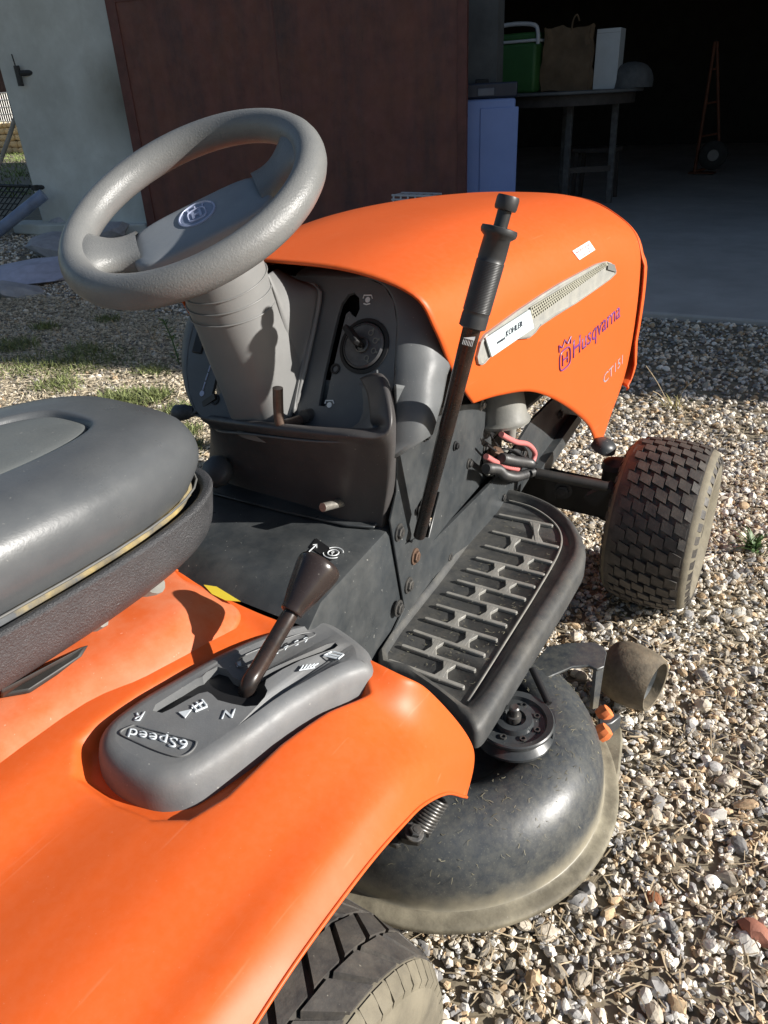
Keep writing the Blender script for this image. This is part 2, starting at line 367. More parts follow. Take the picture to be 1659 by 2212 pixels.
# row of tiles along the eave
tl = MB(); tl.lathe([(.075, 0), (.062, .42)], (0, 0, 0), (1, 0, .145), 10, caps=False); tm = tl.build('roof_tile', ROOFM, roof, 60)
tm.location = (FX-.0, -16.0, HG+.06); tiles = [tm]
for i in range(1, 130):
    c = tm.copy(); COL.objects.link(c); c.parent = roof; c.location = (FX, -16.0+i*.172, HG+.06)
# sliding door: sheet with a riveted edge frame and rails
yd0, yd1 = gat(1008, 300, FX-.06).y, 5.13
door = MB().box((FX-.05, (yd0+yd1)/2, .995), (.03, yd1-yd0, 1.95)).build('door', RUST, GAR); door['label'] = 'rust-brown sheet-metal sliding door'
mb = MB(); mb.box((FX-.068, yd1-.05, .995), (.012, .10, 1.95)); mb.build('door_frame', RUSTD, door, mods=(bevel(.003),))
mb = MB(); mb.box((FX-.068, yd0+.035, .995), (.012, .07, 1.95)); mb.build('door_frame', RUSTD, door, mods=(bevel(.003),))
mb = MB(); mb.box((FX-.066, (yd0+yd1)/2, 1.86), (.010, yd1-yd0-.18, .10)); mb.build('door_rail', RUSTD, door, mods=(bevel(.003),))
mb = MB(); mb.box((FX-.067, (yd0+yd1)/2, .07), (.010, yd1-yd0-.18, .10)); mb.build('door_rail', RUSTD, door, mods=(bevel(.003),))
mb = MB(); mb.box((FX-.064, (yd0+yd1)/2, 1.0), (.004, .012, 1.66)); mb.build('door_seam', RUSTD, door)
# inner jamb post behind the door edge
pj = gat(1042, 100, FX+.45)
mb = MB(); mb.box((FX+.50, pj.y+.02, 1.0), (.2, .30, 2.0)); mb.build('jamb_post', mat('grey_jamb', (.12, .125, .125), .9, var=.2, vs=5), GAR)
# irregular plaster footing
mb = MB(); mb.prism([(FX-.05, 5.16, .0), (FX-.16, 5.5, .0), (FX-.10, 5.9, .0), (FX-.2, 6.3, .0), (FX-.12, 6.75, .0), (FX+.1, 6.8, .0), (FX+.1, 5.16, .0)], (0, 0, .10)); mb.build('wall_footing', PLASTER, GAR, mods=(bevel(.03, 2),))
# hinge pins left on the wall end, the upper one holding a pole
IRON = mat('black_iron', (.03, .032, .032), .6, var=.3, vs=40)
a = gat(50, 158, FX-.02)
mb = MB(); mb.tube([a+Vector((.05, -.10, 0)), a+Vector((-.01, .02, .0))], .024, 10); mb.tube([a+Vector((-.02, .04, -.10)), a+Vector((-.02, .04, .06))], .026, 10); mb.tube([a+Vector((-.02, .05, .05)), a+Vector((-.02, .06, .15))], .006, 6); mb.build('gate_hinge', IRON, GAR)
a = gat(85, 405, FX-.02)
mb = MB(); mb.tube([a+Vector((.05, -.06, 0)), a+Vector((-.02, .08, 0))], .022, 10); mb.box(a+Vector((-.03, .02, 0)), (.05, .03, .05)); mb.build('gate_hinge', IRON, GAR)

# tall house wing added out of view on the right: its corner throws the shade over the garage front
FH = thing('shade_wing', 'tall unseen house wing right of the garage, added to cast its shade', 'house', (4.55, -7.0, 0), R(20))
HW = mat('shade_wing_render', (.46, .42, .34), .9, var=.12, vs=1.5, bump=.3, bs=30)
MB().box((6.0, -3.5, 3.9), (12.0, 7.0, 7.8)).build('wall', HW, FH)
MB().prism([(-.02, .02, 7.8), (12.0, .02, 7.8), (12.0, -3.5, 9.4), (-.02, -3.5, 9.4)], (0, 0, .12)).build('roof', ROOFM, FH)
MB().prism([(-.02, -7.02, 7.8), (12.0, -7.02, 7.8), (12.0, -3.5, 9.4), (-.02, -3.5, 9.4)], (0, 0, .12)).build('roof', ROOFM, FH)
for x in (2.2, 5.6):
    for z in (1.6, 4.8):
        wdw = MB().box((x, .01, z), (1.0, .06, 1.3)).build('window', mat('dark_window_glass', (.02, .025, .03), .1), FH)
        for sx_ in (-.78, .78): MB().box((x+sx_, .03, z), (.5, .05, 1.36)).build('shutter', mat('grey_green_shutter', (.16, .2, .17), .7), FH)
# ================================================================ the mower
MOW = thing('riding_mower', 'orange riding lawn mower with grey steering wheel and black seat, parked on gravel', 'lawn mower')

# ---- hood -----------------------------------------------------------------
def hood_rows():
    # each row: lower edge, low side, mid side, upper side, shoulder, crown quarter, crown; right half, front to back rows
    r = [
     [(.712, -.262, .612), (.672, -.266, .648), (.628, -.266, .700), (.592, -.262, .762), (.574, -.238, .812), (.568, -.14, .838), (.566, 0, .842)],
     [(.80, -.268, .597), (.785, -.270, .645), (.765, -.270, .700), (.745, -.264, .765), (.735, -.228, .815), (.73, -.13, .848), (.73, 0, .853)],
     [(.94, -.272, .557), (.94, -.275, .62), (.935, -.275, .695), (.925, -.266, .768), (.92, -.228, .818), (.92, -.13, .855), (.92, 0, .862)],
     [(1.10, -.276, .477), (1.11, -.280, .57), (1.11, -.280, .68), (1.11, -.270, .765), (1.11, -.226, .817), (1.11, -.13, .852), (1.11, 0, .860)],
     [(1.265, -.279, .372), (1.28, -.285, .50), (1.29, -.285, .66), (1.29, -.272, .757), (1.30, -.220, .808), (1.30, -.12, .842), (1.30, 0, .848)],
     [(1.375, -.278, .275), (1.41, -.290, .44), (1.43, -.290, .64), (1.45, -.272, .742), (1.47, -.210, .797), (1.48, -.12, .826), (1.48, 0, .832)],
     [(1.44, -.276, .315), (1.50, -.290, .44), (1.52, -.290, .63), (1.535, -.268, .733), (1.565, -.190, .785), (1.575, -.11, .808), (1.58, 0, .814)],
    ]
    return [q + [(x, -y*(.90 if i < 2 else 1), z) for x, y, z in q[-2::-1]] for i, q in enumerate(r)]
HR = hood_rows()
hv, hf = net(HR, 8, 6)
HBV = BVHTree.FromPolygons(hv, hf)
hood = link('hood', me_from(hv, hf), ORANGE, MOW, 60, (solid(.004, -1),))
hood['label'] = 'orange engine hood with brand lettering and a grey side vent'
# nose: carries on from the seam, a few millimetres proud, with a stepped side
def nose_rows():
    def half(dx, sc, dz, x0=None):
        base = HR[-1][:7]; out = []
        for i, (x, y, z) in enumerate(base):
            if i == 0: x, y, z = [p_*.45+q_*.55 for p_, q_ in zip(base[0], base[1])]
            out.append((x+dx*(.10 if i == 0 else .6 if i == 1 else 1), y*sc, z+dz[i]))
        return out
    rows = [half(.003, 1.004, [0, 0, 0, 0, .002, .003, .003]), half(.022, 1.008, [.004, 0, -.005, -.008, -.006, -.006, -.006]),
            half(.050, .955, [.010, .01, -.012, -.022, -.022, -.022, -.022]), half(.085, .76, [.02, .02, -.03, -.05, -.055, -.05, -.05]), half(.11, .45, [.03, .02, -.05, -.09, -.10, -.10, -.10])]
    return [q + [(x, -y, z) for x, y, z in q[-2::-1]] for q in rows]
nv_, nf_ = net(nose_rows(), 5, 6)
for v in nv_:
    k1 = max(0, min(1, (.695-v.z)/.02)); k2 = max(0, min(1, (.475-v.z)/.02)); v.y *= 1+.022*k1+.022*k2; v.x += .006*k1+.008*k2
nose = link('front_grille_shell', me_from(nv_, nf_), ORANGE, MOW, 60, (solid(.004, -1),))
mb = MB()
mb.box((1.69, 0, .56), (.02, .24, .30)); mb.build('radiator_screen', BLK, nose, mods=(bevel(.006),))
for s in (-1, 1):
    q = MB(); q.lathe([(0.001, .0), (.05, .004), (.055, .012), (.05, .02)], (1.665, s*.13, .66), (1, 0, .1), 20); q.build('headlight', PLATE, nose, 60)

# recessed side vent, outline follows the hood side
def HS(p, off=.0): return onsurf(p[0], p[1], HBV, off)
vo = [(1029, 785), (1026, 770), (1034, 738), (1044, 722), (1066, 706), (1112, 672), (1160, 640), (1205, 612), (1250, 588), (1285, 570), (1306, 564), (1317, 568), (1325, 581), (1327, 590), (1315, 602), (1280, 627), (1240, 655), (1195, 683), (1160, 706), (1148, 722), (1138, 730), (1112, 732), (1080, 753), (1050, 772), (1036, 788)]
out_p = [HS(p, .0005) for p in vo]; nrm = Vector((-.03, -1, 0)).normalized()
cpt = sum(out_p, Vector())/len(out_p)
def rim_ring(pts, k, off):
    c = sum(pts, Vector())/len(pts); return [p+(c-p).normalized()*k+nrm*off for p in pts]
ring0 = [p - nrm*.004 for p in out_p]; ring1 = [p+nrm*.004 for p in out_p]; ring2 = rim_ring(out_p, .006, .0055); ring3 = rim_ring(out_p, .010, .0030)
n_ = len(out_p); vs = ring0+ring1+ring2+ring3
fs = [(k*n_+i, k*n_+(i+1) % n_, (k+1)*n_+(i+1) % n_, (k+1)*n_+i) for k in range(3) for i in range(n_)]
fs += [tuple(t[i]+3*n_ for i in range(3)) for t in tessellate_polygon([ring3])]
vs[:n_] = [p-nrm*.010 for p in out_p]
vent = link('side_vent', me_from(vs, fs), VENT, hood, 30)
pl = [(1039, 729), (1135, 668), (1144, 707), (1051, 770)]
mb = MB(); mb.prism([HS(p, .0060) for p in pl], nrm*.003); mb.build('engine_badge', PLATE, hood, mods=(bevel(.0008, 1),))
# perforated strip: cream band with rows of round holes
sq = [(1138, 664), (1303, 566), (1306, 573), (1141, 690)]
qa, qb, qc, qd = [HS(p, .0055) for p in sq]
mb = MB(); mb.prism([qa, qb, qc, qd], nrm*.002); mb.build('mesh_strip', VMESH, hood)
mb = MB()
for i in range(40):
    for j in range(4):
        u = (i+.5+.5*(j % 2))/41; v = (j+.5)/4
        p = (qa*(1-u)+qb*u)*(1-v)+(qd*(1-u)+qc*u)*v + nrm*.0024
        mb.lathe([(.0021*(1-.42*u), 0), (.0021*(1-.42*u), .0004)], p, nrm, 7)
o = mb.build('mesh_hole', BLK, hood); o['kind'] = 'stuff'
# scoop end of the vent, its shade put in as a darker grey
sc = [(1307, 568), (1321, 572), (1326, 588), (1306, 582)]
mb = MB(); mb.prism([HS(p, .0058) for p in sc], nrm*.001); mb.build('vent_scoop', mat('shaded_vent_scoop', (.16, .16, .15), .5), hood)
upi = HS((1236, 740), 0)-HS((1236, 772), 0)
def hood_text(body, a, b, hpx, name, m, off=.0012, ext=.0008):
    p0 = HS(a, off); p1 = HS(b, off); ph = HS((a[0]+hpx[0], a[1]+hpx[1]), off)
    o = text(body, p0, p1, ph-p0, (ph-p0).length, name, m, hood, ext, nrm, .006 if len(body) > 8 else 0)
    if off < .005:
        for v in o.data.vertices:
            q, n2, i2, d2 = HBV.find_nearest(v.co)
            v.co += nrm*((q-v.co).dot(nrm)+.0009)
        o.data.update()
    return o
hood_text('Husqvarna', (1237, 774), (1339, 684), (1, -39), 'brand_lettering', PURP)
hood_text('CT151', (1303, 830), (1344, 785), (0, -20), 'model_lettering', GREYT)
hood_text('KOHLER', (1081, 727), (1117, 703), (0, -13), 'engine_lettering', TXTD, .0095)
hood_text('POWERED BY', (1062, 742), (1079, 731), (0, -5), 'small_lettering', TXTD, .0095)
# brand emblem: crowned ring with an H
mb = MB()
def ep(u, v):   # u right 0..1, v up 0..1 inside the emblem quad
    a = HS((1207, 806), .0012); b = HS((1232, 785), .0012); c = HS((1206, 744), .0012); return a+(b-a)*u+(c-a)*v
def stroke(pts, w): mb.tube(pts, w, 6)
ring = [ep(.5+.5*math.cos(t)*(1 if True else 1), .36+.36*math.sin(t)) for t in [2*math.pi*i/20 for i in range(21)]]
sqr = [ep(.5+.46*math.copysign(abs(math.cos(t))**.55, math.cos(t)), .34+.34*math.copysign(abs(math.sin(t))**.6, math.sin(t))) for t in [2*math.pi*i/28 for i in range(29)]]
stroke(sqr, .0016)
for a, b in (((.3, .15), (.3, .53)), ((.7, .15), (.7, .53)), ((.3, .34), (.7, .34)), ((.02, .72), (.0, .96)), ((.0, .96), (.28, .80)), ((.28, .80), (.5, 1.0)), ((.5, 1.0), (.72, .80)), ((.72, .80), (1.0, .96)), ((1.0, .96), (.98, .72))):
    stroke([ep(*a), ep(*b)], .0014)
mb.build('brand_emblem', PURP, hood)
# dealer sticker on the shoulder
st = [(1235, 543), (1271, 521), (1284, 540), (1250, 562)]
stp = [HS(p, .0012) for p in st]; sn = (stp[1]-stp[0]).cross(stp[3]-stp[0]).normalized()
if sn.dot(CAMP-stp[0]) < 0: sn = -sn
mb = MB(); mb.prism(stp, sn*.0006); stick = mb.build('dealer_sticker', WHITE, hood)
def sp(u, v): a, b, c, d = stp; return (a*(1-u)+b*u)*(1-v)+(d*(1-u)+c*u)*v + sn*.0012
su = (stp[0]-stp[3]).normalized(); sh = (stp[0]-stp[3]).length
text('NGM MOTOCULTURE', sp(.07, .40), sp(.9, .40), su, sh*.2, 'dealer_lettering', REDP, hood, .0003, sn)
text('04 75 70 20 14', sp(.16, .66), sp(.93, .66), su, sh*.15, 'phone_lettering', GREYT, hood, .0003, sn)
text('MATERIEL FORESTIER', sp(.2, .90), sp(.9, .90), su, sh*.12, 'small_red_lettering', REDP, hood, .0003, sn)

# ---- under the hood --------------------------------------------------------
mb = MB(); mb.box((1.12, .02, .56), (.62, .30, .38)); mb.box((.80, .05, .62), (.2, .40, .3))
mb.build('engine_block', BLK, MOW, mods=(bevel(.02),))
c = at(1085, 905, y=-.19)
mb = MB(); mb.lathe([(.001, -.012), (.035, -.012), (.055, -.006), (.057, 0), (.050, .006), (.046, .05), (.044, .10)], c, (0, .12, 1), 30); mb.lathe([(.012, -.05), (.014, -.01)], c+Vector((.012, -.012, 0)), (0, 0, 1), 12)
mb.build('engine_shroud_cup', GRAYM, MOW, 50)
for path, r_, nm, m_ in (([(1083, 938), (1092, 944), (1115, 955), (1140, 960), (1155, 978), (1150, 1000)], .0058, 'drain_hose', PINK), ([(1050, 986), (1070, 998), (1095, 1008), (1118, 1013)], .0058, 'drain_hose', PINK)):
    MB().tube(crv([at(x, y, y=-.215) for x, y in path], 6), r_, 12).build(nm, m_, MOW, 80)
for path, r_ in (([(1084, 990), (1110, 996), (1140, 1000), (1148, 1004)], .0115), ([(1050, 1012), (1075, 1014), (1090, 1026), (1115, 1030), (1150, 1020)], .011)):
    P = crv([at(x, y, y=-.222) for x, y in path], 14); MB().tube(P, [r_*(1.0 if i % 2 else .78) for i in range(len(P))], 12).build('corrugated_tube', CORR, MOW, 30)
for k_, path in enumerate(([(1052, 960), (1075, 975), (1100, 970), (1130, 985), (1160, 1000)], [(1060, 940), (1090, 985), (1112, 1000), (1140, 1012)], [(1062, 1025), (1095, 1018), (1130, 1022), (1158, 1012)])):
    MB().tube(crv([at(x, y, y=-.205+.006*k_) for x, y in path], 6), .0022, 7).build('wire', BLK, MOW, 80)
hb = MB(); hexbolt(hb, at(1070, 982, y=-.20), (0, -.5, .9), .013, .012); hb.build('engine_bolt', RUSTB, MOW)
MB().prism([at(*p, y=-.19) for p in [(1050, 990), (1090, 968), (1140, 975), (1165, 1002), (1120, 1030), (1055, 1030)]], (0, .01, 0)).build('engine_base', GRAYM, MOW, mods=(bevel(.003, 1),))
# chassis rails with the front axle carried between them
for s in (-1, 1):
    rail = MB().prism([(.55, s*.21, .22), (.55, s*.21, .36), (.95, s*.20, .36), (1.12, s*.20, .42), (1.46, s*.20, .44), (1.46, s*.20, .31), (1.2, s*.20, .30), (1.0, s*.20, .24)], (0, -s*.006, 0)).build('chassis_rail', STEELP, MOW)
    hb = MB()
    for x, z in ((.98, .30), (1.08, .36), (1.3, .37)): hexbolt(hb, (x, s*.2003, z), (0, s, 0), .008)
    hb.build('rail_bolt', BOLT, rail)
mb = MB(); mb.box((.97, 0, .315), (.30, .40, .012)); mb.build('engine_plate', GRAYM, MOW)
# dark shield sloping up behind the axle
mb = MB(); mb.prism([at(1150, 1010, y=-.2), at(1232, 895, y=-.2), at(1240, 905, y=-.2), at(1165, 1018, y=-.2)], (0, -.02, 0)); mb.build('frame_brace', STEELP, MOW)
AX = (1.225, -.47)
mb = MB()
mb.bar((1.225, .40, .215), (1.225, -.40, .215), .06, .075); mb.box((1.225, 0, .27), (.09, .14, .1))
mb.build('front_axle', BLK, MOW, mods=(bevel(.008),))
mb = MB(); mb.lathe([(.030, -.06), (.030, .06), (.034, .066), (.030, .078), (.012, .086)], (1.225, -.365, .235), (0, 0, 1), 18); mb.build('steering_spindle', BLK, MOW, 40)
mb = MB(); mb.lathe([(.001, .014), (.016, .012), (.026, .004), (.028, -.01)], at(1306, 962, x=1.225)+Vector((0, 0, 0)), (0, -.3, 1), 18); mb.build('spindle_cap', STEELP, MOW, 50)
mb = MB(); mb.tube([at(1158, 1022, x=1.06), at(1312, 1052, x=1.10)], .011, 12); mb.build('tie_rod', DARK, MOW, 60)
mb = MB(); mb.prism([at(1178, 1032, x=1.08), at(1205, 1036, x=1.08), at(1200, 1080, x=1.08), at(1185, 1085, x=1.08), at(1178, 1070, x=1.08)], (.015, 0, 0)); hexbolt(mb, at(1215, 1060, x=1.08), (-1, -.3, 0), .014); mb.build('steering_arm', BLK, MOW)
mb = MB(); mb.prism([at(1260, 1075, x=1.1), at(1310, 1050, x=1.1), at(1320, 1060, x=1.1), at(1285, 1095, x=1.1)], (.03, 0, 0)); mb.build('steering_arm', BLK, MOW)

# ---- wheels ----------------------------------------------------------------
def wheel(name, c, D, Wd, rimr, rows, colsn, depth, parent, steer=0, big=False):
    w = thing_part(name, parent, c, steer)
    Ro = D/2; hw = Wd/2
    prof = [(rimr, -hw*.72), (rimr+.012, -hw*.86), (Ro*.70, -hw*.985), (Ro*.84, -hw*.96), (Ro*.935, -hw*.84), (Ro-depth*1.05, -hw*.62), (Ro-depth, -hw*.3), (Ro-depth, 0)]
    prof = prof+[(r, -h) for r, h in prof[-2::-1]]
    pc = crv([(r, h, 0) for r, h in prof], 3)
    mb = MB(); mb.lathe([(p.x, p.y) for p in pc], (0, 0, 0), (0, 1, 0), 72, caps=False)
    mb.m = [1 if abs(pc[f[0]//72].y) > hw*.78 else 0 for f in mb.f]
    # crowned tread surface: radius by distance across
    def rad(y): t = abs(y)/hw; return Ro - .010*t**2 - (.02*(max(0, t-.72)/.28)**1.5)
    def pt(a, y, r): return Vector((r*math.sin(a), y, r*math.cos(a)))
    def block(poly, top=0.0):
        # poly: (arc fraction of a row, across) pairs
        n = len(poly); vs = [pt(a, y, rad(y)-depth*1.6) for a, y in poly]+[pt(a, y, rad(y)-top) for a, y in poly]
        fs = [(i, (i+1) % n, n+(i+1) % n, n+i) for i in range(n)]
        if n == 6: fs += [(n, n+1, n+4, n+5), (n+1, n+2, n+3, n+4)]
        else: fs += [tuple(range(n, 2*n))]
        mb.cm = 0; mb.add(vs, fs)
    da = 2*math.pi/rows
    for i in range(rows):
        for j in range(colsn):
            w0 = Wd*.80/colsn; sh = (i % 2)*.5 if not big else .25
            y0 = -Wd*.40+(j+sh-.25)*w0; y1 = y0+w0*(.90 if not big else .89)
            y0 = max(y0, -Wd*.42); y1 = min(y1, Wd*.42)
            if y1-y0 < w0*.25: continue
            ym = (y0+y1)/2; a0 = i*da; g = .70 if not big else .80
            k = .11*da*(1 if not big else .9)
            if big:
                sk_ = .30*da*(1 if j % 2 else -1); off_ = .5*da*(j % 2)
                block([(a0+off_-sk_, y0), (a0+off_+sk_, y1), (a0+off_+sk_+g*da, y1), (a0+off_-sk_+g*da, y0)]); continue
            k = .15*da; block([(a0-k, y0), (a0+k, y1), (a0+k+g*da, y1), (a0-k+g*da, y0)])
        # shoulder lugs
        for s in (-1, 1):
            a0 = i*da+(.0 if s > 0 else .5*da); y0 = s*hw*(.85 if not big else .83); y1 = s*hw*(.985 if not big else .955)
            block([(a0, y0), (a0, y1), (a0+(.62 if not big else .46)*da, y1), (a0+(.62 if not big else .46)*da, y0)])
            if big: block([(a0+.5*da, y0), (a0+.5*da, y1), (a0+.92*da, y1), (a0+.92*da, y0)])
    if big: mb.m = [1 if (sum(abs(mb.v[i].y) for i in f)/len(f)) > hw*.86 else q for f, q in zip(mb.f, mb.m)]
    ty = mb.build('tyre', [TYRE, SIDEW], w, 28)
    mb = MB()
    for s in (-1, 1):
        mb.lathe([(rimr+.004, s*hw*.74), (rimr-.004, s*hw*.80), (rimr-.016, s*hw*.72), (rimr-.03, s*hw*.40), (.06, s*hw*.30), (.042, s*hw*.55), (.036, s*hw*.62), (.001, s*hw*.62)], (0, 0, 0), (0, 1, 0), 40, caps=False)
    mb.build('rim', RIMM, w, 40)
    mb = MB(); mb.lathe([(.016, -hw*.9), (.016, hw*.7)], (0, 0, 0), (0, 1, 0), 14); mb.build('axle_end', DARK, w, 40)
    return w
def thing_part(name, parent, c, rz=0):
    o = bpy.data.objects.new(name, None); COL.objects.link(o); o.parent = parent; o.location = c; o.rotation_euler = (0, 0, rz); o.empty_display_size = .1
    return o
wheel('front_wheel', (1.228, -.478, .186), .378, .19, .098, 38, 6, .0085, MOW, R(3))
wheel('front_wheel', (1.228, .478, .186), .378, .19, .098, 34, 5, .0085, MOW, R(3))
wheel('rear_wheel', (-.100, -.444, .196), .418, .215, .085, 28, 5, .012, MOW, 0, True)
wheel('rear_wheel', (-.100, .444, .196), .418, .215, .085, 28, 5, .012, MOW, 0, True)
mb = MB(); mb.box((0, 0, .24), (.20, .56, .16)); mb.box((.3, 0, .30), (.5, .36, .10)); mb.build('transmission', BLK, MOW, mods=(bevel(.02),))

# ---- dashboard -------------------------------------------------------------
DO = Vector((.575, 0, .735)); DN = Vector((-.845, 0, .535)).normalized()      # dash face plane
DUP = Vector((.535, 0, .845)).normalized()
def DP(px, py, off=0): return atp(px, py, DO, DN) + DN*off
# outline of the face in (y, up) : measured on the right, mirrored to the left
def dq(y, s): return DO + Vector((0, y, 0)) + DUP*s
def ys_(px, py): q = DP(px, py)-DO; return (q.y, q.dot(DUP))
half = [(0, ys_(655, 598)[1]), ys_(745, 602), ys_(795, 602), ys_(830, 618), ys_(850, 652), ys_(857, 700), ys_(853, 770), ys_(850, 830), (ys_(850, 830)[0], -.16)]
face = [dq(y, s) for y, s in half]; face_l = [dq(-y, s) for y, s in half[::-1][:-1]]
face_l = [DP(*p) for p in ((440, 905), (424, 888), (410, 850), (404, 800), (408, 750), (420, 700), (440, 662))]+[dq(.15, half[1][1]-.012), dq(.08, half[1][1])]
fl = face+face_l
slot = [(752, 636), (765, 632), (776, 644), (777, 668), (769, 686), (760, 680), (755, 672), (748, 678), (742, 700), (728, 760), (712, 830), (703, 878), (688, 876), (700, 810), (716, 740), (730, 680), (738, 655)]
slot3 = [DP(*p) for p in slot]
lsl = [(476, 770), (487, 800), (476, 850), (466, 858), (458, 850), (470, 800)]
lslot3 = [DP(*p) for p in lsl]
dash = plate(fl, [slot3, lslot3], -DN*.006, 'dashboard', DASHM, MOW, smooth=30)
# rounded shoulder running forward from the face to the hood opening
rows = []
for dx, k, dz in ((0, 1.0, 0), (.004, 1.07, .004), (.018, 1.15, .008), (.040, 1.205, .009), (.075, 1.225, .004), (.11, 1.225, -.004)):
    rows.append([p + Vector((dx*(.30+.70*max(0, min(1, (p.z-.62)/.14))), 0, 0)) + Vector((0, p.y*(k-1)*(.55+.45*max(0, min(1, (p.z-.60)/.10)))*min(1, .22/max(.05, abs(p.y))), dz*(max(0, (p.z-.62))/.2))) for p in fl])
sv, sf = net(rows, 3, 3); link('dashboard_shoulder', me_from(sv, sf), DASHM, MOW, 70, (solid(.003),))
# lower flank of the dashboard, down to the side plate
for sg in (-1,):
    q_ = [[at(x, y, y=d_) for (x, y) in r_] for r_, d_ in (([(852, 830), (885, 835), (915, 838), (940, 842)], -.236), ([(856, 880), (882, 884), (912, 880), (936, 876)], -.230), ([(858, 930), (872, 930), (893, 920), (922, 898)], -.224), ([(856, 1000), (866, 990), (880, 965), (898, 935)], -.216), ([(852, 1100), (862, 1080), (874, 1040), (886, 1000)], -.208))]
    vs_, fs_ = net(q_, 4, 4); link('dashboard_flank', me_from(vs_, fs_), DASHM, MOW, 60, (solid(.003),))
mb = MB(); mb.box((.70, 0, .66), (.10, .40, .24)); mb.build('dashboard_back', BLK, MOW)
# ignition switch
kc = DP(787, 748); mb = MB()
mb.lathe([(.041, -.004), (.041, .002), (.036, .003), (.034, .0005)], kc, DN, 36); ign = mb.build('ignition_bezel', BLK, dash, 40)
mb = MB(); mb.lathe([(.0335, 0), (.0335, .004), (.031, .006), (.0305, .0045), (.001, .0045)], kc, DN, 36); mb.build('ignition_plate', mat('ignition_grey_plastic', (.06, .06, .063), .45, dust=.4, dcol=(.2, .2, .2), ds=60), dash, 40)
mb = MB(); mb.lathe([(.0115, .004), (.0115, .009), (.0095, .010), (.009, .007), (.001, .007)], kc, DN, 24); mb.build('key_barrel', BOLT, dash, 40)
kx = (DP(757, 705)-kc); kx = (kx-DN*kx.dot(DN)).normalized(); ky = DN.cross(kx)
mb = MB(); M3 = Matrix((kx, ky, DN)).transposed()
mb.box(kc+kx*.012+DN*.020, (.034, .009, .022), M3); mb.box(kc+DN*.010, (.012, .004, .01), M3); mb.build('ignition_key', BLK, dash, mods=(bevel(.003),))
# raised marks round the switch
mb = MB()
for a in (35, 75, 115, 155):
    d = Quaternion(DN, R(-a+10)) @ (Vector((0, 0, 1))-DN*DN.z).normalized(); p = kc+d*.0215+DN*.0047
    mb.lathe([(.0045, 0), (.0045, .0012), (.003, .0012), (.003, .0)], p, DN, 10, caps=False); mb.box(p+d*.0052, (.004, .003, .0015), Matrix((d, DN.cross(d), DN)).transposed())
o = mb.build('ignition_mark', GRAYM, dash)
# printed symbols
def dline(pts, w, mb): mb.tube([DP(x, y, .0006) for x, y in pts], w, 6)
for (cx, cy), k in (((795, 648), 1.0), ((712, 875), .95)):
    mb = MB()
    dline([(cx-10*k, cy-3*k), (cx-8*k, cy-10*k), (cx+8*k, cy-10*k), (cx+10*k, cy-3*k)], .0011, mb)
    mb.lathe([(.0042, 0), (.0042, .0008)], DP(cx, cy, .0004), DN, 14)
    if cy < 700: dline([(cx-9*k, cy+8*k), (cx-3*k, cy+10*k), (cx+5*k, cy+8*k)], .0011, mb)
    mb.build('clutch_symbol', WHITE, dash)
# left side of the dash: printed throttle marks, choke slot and rocker
mb = MB()
for q in ([(459, 778), (457, 784)], [(456, 788), (451, 803)], [(450, 806), (445, 822)], [(444, 825), (439, 842)]): dline(q, .0012, mb)
mb.lathe([(.006, 0), (.006, .0008)], DP(463, 772, .0004), DN, 9); mb.lathe([(.005, 0), (.005, .0008)], DP(437, 850, .0004), DN, 9)
mb.build('throttle_symbol', mat('pale_blue_print', (.5, .56, .75), .5, var=0), dash)
ra = DP(433, 735); mb = MB(); mb.box(ra, (.045, .022, .006), Matrix((DUP, DUP.cross(DN), DN)).transposed()); mb.build('rocker_switch', BLK, dash, mods=(bevel(.002),))
mb = MB(); mb.lathe([(.017, 0), (.017, .003)], DP(440, 695), DN, 18); mb.build('blank_plug', BLK, dash)
hb = MB(); hb.lathe([(.009, -.003), (.009, .002), (.006, .002), (.005, -.002)], DP(465, 863), DN, 14); hb.build('mounting_hole', BLK, dash); hb = MB(); hb.lathe([(.008, -.003), (.008, .002), (.005, .002), (.004, -.002)], DP(725, 797), DN, 14); hb.build('mounting_hole', BLK, dash)
# throttle lever poking out of the left slot
a = DP(468, 857, .002); b = at(420, 888, x=.50); c2 = at(372, 893, x=.485)
mb = MB(); mb.bar(a, b, .010, .006, DN); thr = mb.build('throttle_lever', DARK, MOW)
mb = MB(); mb.tube([b, (b*.6+c2*.4), (b*.2+c2*.8), c2], [.008, .013, .014, .006], 14); mb.build('throttle_knob', mat('scuffed_black_knob', (.05, .055, .06), .5, dust=.5, dcol=(.2, .22, .25), ds=50), thr, 60)

